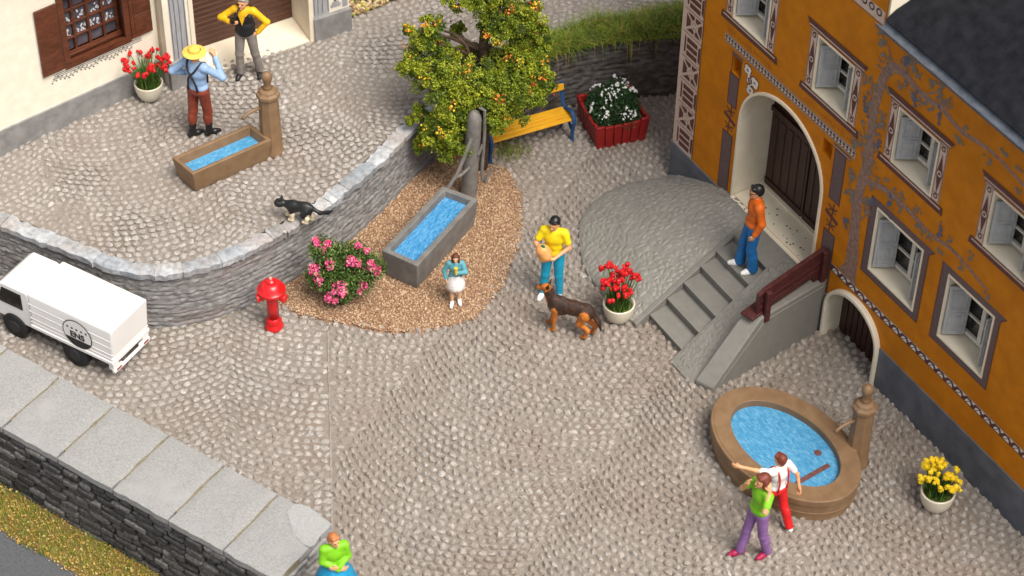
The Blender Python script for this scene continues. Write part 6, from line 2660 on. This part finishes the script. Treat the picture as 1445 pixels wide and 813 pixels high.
    # --- girl on the gravel
    f = Figure(.96, anklel=(.10, -.0, .09), ankler=(-.10, -.10, .09), kneel=(.095, -.02, .48), kneer=(-.10, -.08, .48),
               elr=(-.31, .02, 1.17), wrr=(-.27, -.06, .94), ell=(.28, -.10, 1.20), wrl=(.04, -.24, 1.30), handl=V3(-.3, -.1, 1), head=(0, -.03, 1.66), turn=.0)
    p = at(643, 426, .09)
    r = f.root((p.x, p.y, .10), R(2), 'small girl in a teal jacket and white skirt on the gravel beside the grey trough')
    f.body(r, M_SKIN2, .010)
    f.hair(r, paint('hair_chestnut', (.11, .035, .014)), .20)
    f.top(r, paint('jacket_teal', (.10, .32, .38)), 'jacket', 'long', .026)
    mb = MB()
    mb.lathe([(.15, 1.06), (.18, 1.00), (.23, .86), (.265, .70), (.272, .60), (.262, .585), (.22, .70), (.1, .9)], 28, cap0=False, cap1=False, ex=1.0)
    mb.build('skirt', paint('skirt_white', (.74, .70, .68)), r, sharp=50)
    f.shoes(r, MATS['shoe_white'], t=.016)
    mb = MB()
    w = f.J['wrl']
    mb.tube([w + V3(-.03, -.05, -.02), w + V3(-.03, -.06, .12), w + V3(-.03, -.06, .24)], [.030, .045, .050], 12)
    ic = mb.build('ice_lolly', paint('lolly_yellow', (.80, .50, .02)), None, sharp=40)
    ic.location, ic.rotation_euler, ic.scale = r.location, r.rotation_euler, r.scale
    tag(ic, 'yellow ice lolly held to the mouth by the small girl', 'ice lolly')

    # --- woman in purple trousers
    f = Figure(1.62, anklel=(.10, .16, .09), ankler=(-.10, -.18, .09), kneel=(.10, .05, .49), kneer=(-.10, -.10, .50),
               hipl=(.09, 0, .95), hipr=(-.09, 0, .95), ell=(.30, -.12, 1.30), wrl=(.16, .02, 1.52), handl=V3(-.3, .1, .9), elr=(-.28, -.14, 1.26), wrr=(-.14, -.16, 1.50), handr=V3(.2, -.1, 1), turn=-.1)
    p = at(1063, 783, 0)
    r = f.root((p.x, p.y, .025), R(-62), 'woman in a green top, purple trousers and crimson shoes walking past the oval fountain')
    f.body(r, M_SKIN)
    f.hair(r, paint('hair_auburn', (.16, .035, .020)), .06, low=.02)
    f.top(r, paint('top_lime', (.19, .52, .012)), 'top', 'short', .012)
    f.trousers(r, paint('trousers_purple', (.22, .11, .29)), flare=.016, t=.008)
    f.shoes(r, paint('shoe_crimson', (.34, .008, .06)), t=.008)

    # --- man in red trousers pointing
    f = Figure(1.42, anklel=(.10, -.20, .09), ankler=(-.15, .26, .09), kneel=(.10, -.16, .49), kneer=(-.13, .08, .50),
               ell=(.39, -.17, 1.47), wrl=(.58, -.33, 1.54), handl=V3(.77, -.62, .15), elr=(-.32, .12, 1.17), wrr=(-.32, .20, .94), turn=.25)
    p = at(1089, 741, 0)
    r = f.root((p.x, p.y, .025), R(-142), 'man in red trousers and white shirt pointing across the oval fountain')
    f.body(r, M_SKIN)
    f.hair(r, MATS['hair_auburn'], low=.03)
    f.top(r, paint('shirt_white', (.74, .72, .70)), 'shirt', 'short', .014)
    f.trousers(r, paint('trousers_red', (.62, .012, .014)), flare=.014, t=.014)
    f.shoes(r, MATS['shoe_white'], t=.010)
    for x in (-1, 1):
        flat_strap(r, [(x * .10, .135, 1.00), (x * .095, .142, 1.2), (x * .10, .12, 1.38), (x * .10, .02, 1.50), (x * .10, -.09, 1.44), (x * .10, -.14, 1.25), (x * .10, -.13, 1.02)], .015, MATS['trousers_red'])

    # --- woman at the lower edge
    f = Figure(1.40, ell=(.22, -.03, 1.18), wrl=(.02, -.19, 1.14), elr=(-.22, -.02, 1.18), wrr=(.02, -.20, 1.08), handl=V3(-1, -.1, 0), handr=V3(1, -.1, 0), turn=.3)
    p = at(476, 852, 0)
    r = f.root((p.x, p.y, .02), R(20), 'woman in a lime green top and bright blue skirt by the parapet wall end')
    f.body(r, M_SKIN)
    f.hair(r, paint('hair_ginger', (.42, .15, .05)))
    f.top(r, MATS['top_lime'], 'top', 'long', .018)
    S = SDF(.02)
    n0 = f.J['neck']
    for k in range(8):
        a0, a1 = k / 8 * 2 * PI, (k + 1) / 8 * 2 * PI
        P = lambda a: n0 + V3(.085 * math.cos(a), .075 * math.sin(a), -.035 + .02 * math.sin(a))
        S.cap(P(a0), P(a1), .024)
    S.build('collar', paint('collar_yellow', (.80, .64, .02)), r, .009)
    mb = MB()
    mb.lathe([(.15, 1.08), (.20, 1.0), (.31, .78), (.40, .50), (.45, .25), (.44, .23), (.3, .6)], 32, cap0=False, cap1=False)
    mb.build('skirt', paint('skirt_blue', (.012, .25, .46)), r, sharp=50)
    f.shoes(r, MATS['shoe_white'], t=.010)


# ================================================================== ANIMALS
def dog():
    a = at(778, 460, 0)
    c = at(836, 474, 0)
    d = Vector((a.x - c.x, a.y - c.y, 0))
    rz = math.atan2(d.y, d.x)
    m = (a + c) / 2
    D = empty('dog', (m.x, m.y, .02), rz, 'black and tan shepherd dog standing in front of the man in yellow', 'dog')
    D.scale = (.88, .95, 1.10)
    D.location.x -= .04
    D.location.y -= .04
    # faces local +x
    S = SDF(.045)
    T, B = 0, 1
    S.ell((.20, 0, .46), (.20, .122, .158), B)                  # chest
    S.ell((.20, 0, .41), (.15, .09, .11), T)
    S.ell((-.05, 0, .47), (.23, .108, .128), B)
    S.ell((-.27, 0, .45), (.16, .115, .135), B)
    S.cap((.29, 0, .52), (.40, 0, .68), .092, .070, B)          # neck
    S.cap((.34, 0, .45), (.42, 0, .62), .062, .052, T)
    S.ell((.44, 0, .72), (.088, .072, .070), T, None, .03)      # skull
    S.cap((.50, -.01, .70), (.59, -.03, .675), .045, .032, T, .025)  # muzzle
    S.ell((.612, -.035, .688), (.018, .020, .016), B, None, .006)
    S.cap((.47, -.005, .755), (.56, -.03, .715), .026, .016, B, .01)
    for y in (-1, 1):
        S.cap((.400, y * .05, .765), (.375, y * .068, .845), .028, .009, B, .012)
        S.ell((.505, y * .046, .738), (.012, .010, .012), B, None, .004)
    # legs: front pair, the near one reaching forward
    for y, x0, fw in ((-.075, .24, .16), (.075, .24, .03)):
        S.cap((x0, y, .42), (x0 + .01 + fw * .3, y, .26), .070, .046, T)
        S.cap((x0 + .01 + fw * .3, y, .26), (x0 + fw * .8, y, .06), .042, .032, T)
        S.cap((x0 + fw * .8 - .01, y, .035), (x0 + fw * .8 + .06, y, .028), .030, .024, T, .02)
    for y, bk in ((-.075, -.10), (.075, .06)):
        kx, hx = -.22 + bk * .5, -.38 + bk * .6
        S.cap((-.28, y, .43), (kx, y, .27), .088, .052, T)
        S.cap((kx, y, .27), (hx, y, .165), .054, .038, T)
        S.cap((hx, y, .165), (hx + .045, y, .04), .036, .030, T)
        S.cap((hx + .04, y, .032), (hx + .115, y, .026), .030, .024, T, .02)
    S.cap((-.40, 0, .45), (-.50, 0, .32), .042, .040, B)        # tail
    S.cap((-.50, 0, .32), (-.56, 0, .17), .040, .016, B)
    tan = mat('dog_tan', (.36, .10, .014), (.56, .19, .03), scale=16, rough=.38, c3=(.20, .05, .012), s3=7)
    blk = mat('dog_black', (.016, .010, .008), (.05, .024, .014), scale=14, rough=.34, c3=(.13, .045, .016), s3=12, stretch=(1, 2.2, 2.2), bump=.8, bscale=34)
    S.build('body', [tan, blk], D, .0075)


def cat():
    a = at(424, 314, TH)
    C_ = empty('cat', (a.x, a.y, TH + .045), R(180 - 14), 'black cat with pale legs and chest prowling along the wall coping', 'cat')
    S = SDF(.03)
    B, W = 0, 1
    S.ell((.08, 0, .240), (.12, .075, .088), B)
    S.ell((-.07, 0, .25), (.13, .074, .085), B)
    S.ell((.09, 0, .19), (.08, .05, .045), W)
    S.cap((.15, 0, .25), (.25, 0, .265), .050, .045, B)
    S.ell((.28, .02, .265), (.070, .066, .062), B, None, .02)
    S.ell((.330, .03, .238), (.034, .038, .028), W, None, .012)
    for y in (-1, 1):
        S.cap((.262, y * .036, .305), (.258, y * .046, .355), .022, .006, B, .008)
        S.ell((.322, y * .024, .276), (.009, .008, .010), W, None, .002)
    for y, dx in ((-.045, .045), (.045, -.02)):
        S.cap((.11, y, .22), (.115 + dx, y, .12), .040, .026, B)
        S.cap((.115 + dx, y, .14), (.12 + dx, y, .03), .034, .030, W)
        S.cap((.12 + dx, y, .026), (.155 + dx, y, .024), .030, .026, W, .01)
    for y, dx in ((-.045, -.03), (.045, .03)):
        S.cap((-.11, y, .22), (-.08 + dx, y, .135), .055, .034, B)
        S.cap((-.08 + dx, y, .135), (-.145 + dx, y, .085), .028, .021, B)
        S.cap((-.145 + dx, y, .10), (-.13 + dx, y, .03), .031, .030, W)
        S.cap((-.13 + dx, y, .026), (-.09 + dx, y, .024), .030, .026, W, .01)
    S.cap((-.18, 0, .255), (-.29, 0, .20), .028, .026, B)
    S.cap((-.29, 0, .20), (-.40, .0, .235), .026, .024, B)
    S.cap((-.40, 0, .235), (-.46, .0, .275), .024, .018, B)
    C_.scale = (1.12,) * 3
    S.build('body', [mat('cat_black', (.010, .010, .011), (.02, .02, .02), scale=20, rough=.42), mat('cat_cream', (.70, .58, .38), (.78, .68, .5), scale=14, rough=.5)], C_, .006)


# ================================================================== LIGHT
def light():
    w = bpy.data.worlds.new('World')
    SC.world = w
    w.use_nodes = True
    nt = w.node_tree
    bg = nt.nodes['Background']
    sky = nt.nodes.new('ShaderNodeTexSky')
    sky.sky_type = 'NISHITA'
    sky.sun_disc = False
    d = Vector((.40, -.44, 1.0)).normalized()                  # towards the sun
    el = math.asin(d.z)
    sky.sun_elevation = el
    sky.sun_rotation = math.atan2(d.x, d.y)
    sky.air_density = 1.0
    sky.dust_density = 3.0
    sky.ozone_density = 1.0
    # thin even cloud: the sky's own brightness with most of its blue taken out
    hs = nt.nodes.new('ShaderNodeHueSaturation')
    hs.inputs['Saturation'].default_value = .22
    nt.links.new(sky.outputs[0], hs.inputs['Color'])
    nt.links.new(hs.outputs[0], bg.inputs[0])
    bg.inputs[1].default_value = SKY
    ld = bpy.data.lights.new('sun', 'SUN')
    ld.energy = SUN
    ld.angle = R(SUN_ANGLE)
    ld.color = (1, .93, .84)
    lo = bpy.data.objects.new('sun', ld)
    COL.objects.link(lo)
    lo.rotation_euler = (-d).to_track_quat('-Z', 'Y').to_euler()
    vs = SC.view_settings
    vs.view_transform = 'Standard'
    vs.look = 'None'
    vs.exposure = EXPO
    vs.gamma = 1
    vs.use_curve_mapping = False
    SC.render.engine = 'CYCLES'
    SC.cycles.use_denoising = True
    SC.cycles.max_bounces = 5
    SC.cycles.diffuse_bounces = 3
    SC.cycles.glossy_bounces = 2


SKY, SUN, SUN_ANGLE, EXPO = .105, 3.2, 34, .50

make_camera()
light()
ground_and_plaza()
terrace()
terrace_wall()
gravel_bed()
front_wall()
grass_bank()
orange_house()
staircase()
cream_house()
furniture()
p = at(212, 139, TH)
potted((p.x, p.y, TH + .015), 'red flowers in a cream pot against the cream house', mat('petal_red', (.46, .004, .006), (.58, .010, .012), scale=10, rough=.5), MATS['petal_red'], 41, sc=.93, hgt=.66, n=34, spread=.42)
p = at(872, 451, 0)
potted((p.x, p.y, .02), 'red flowers in a cream pot at the foot of the fan-shaped ramp', None, MATS['petal_red'], 42, hgt=.66, n=36, spread=.33, lean=(-.02, .05), sc=.98)
p = at(1319, 716, 0)
potted((p.x, p.y, .02), 'yellow flowers in a cream pot near the grey plinth', None, mat('petal_yellow', (.78, .52, .008), (.84, .62, .02), scale=10, rough=.5), 43, hgt=.50, n=36, spread=.30, sc=.98, lean=(0, .02))
flower_bush()
tree()
van()
people()
dog()
cat()
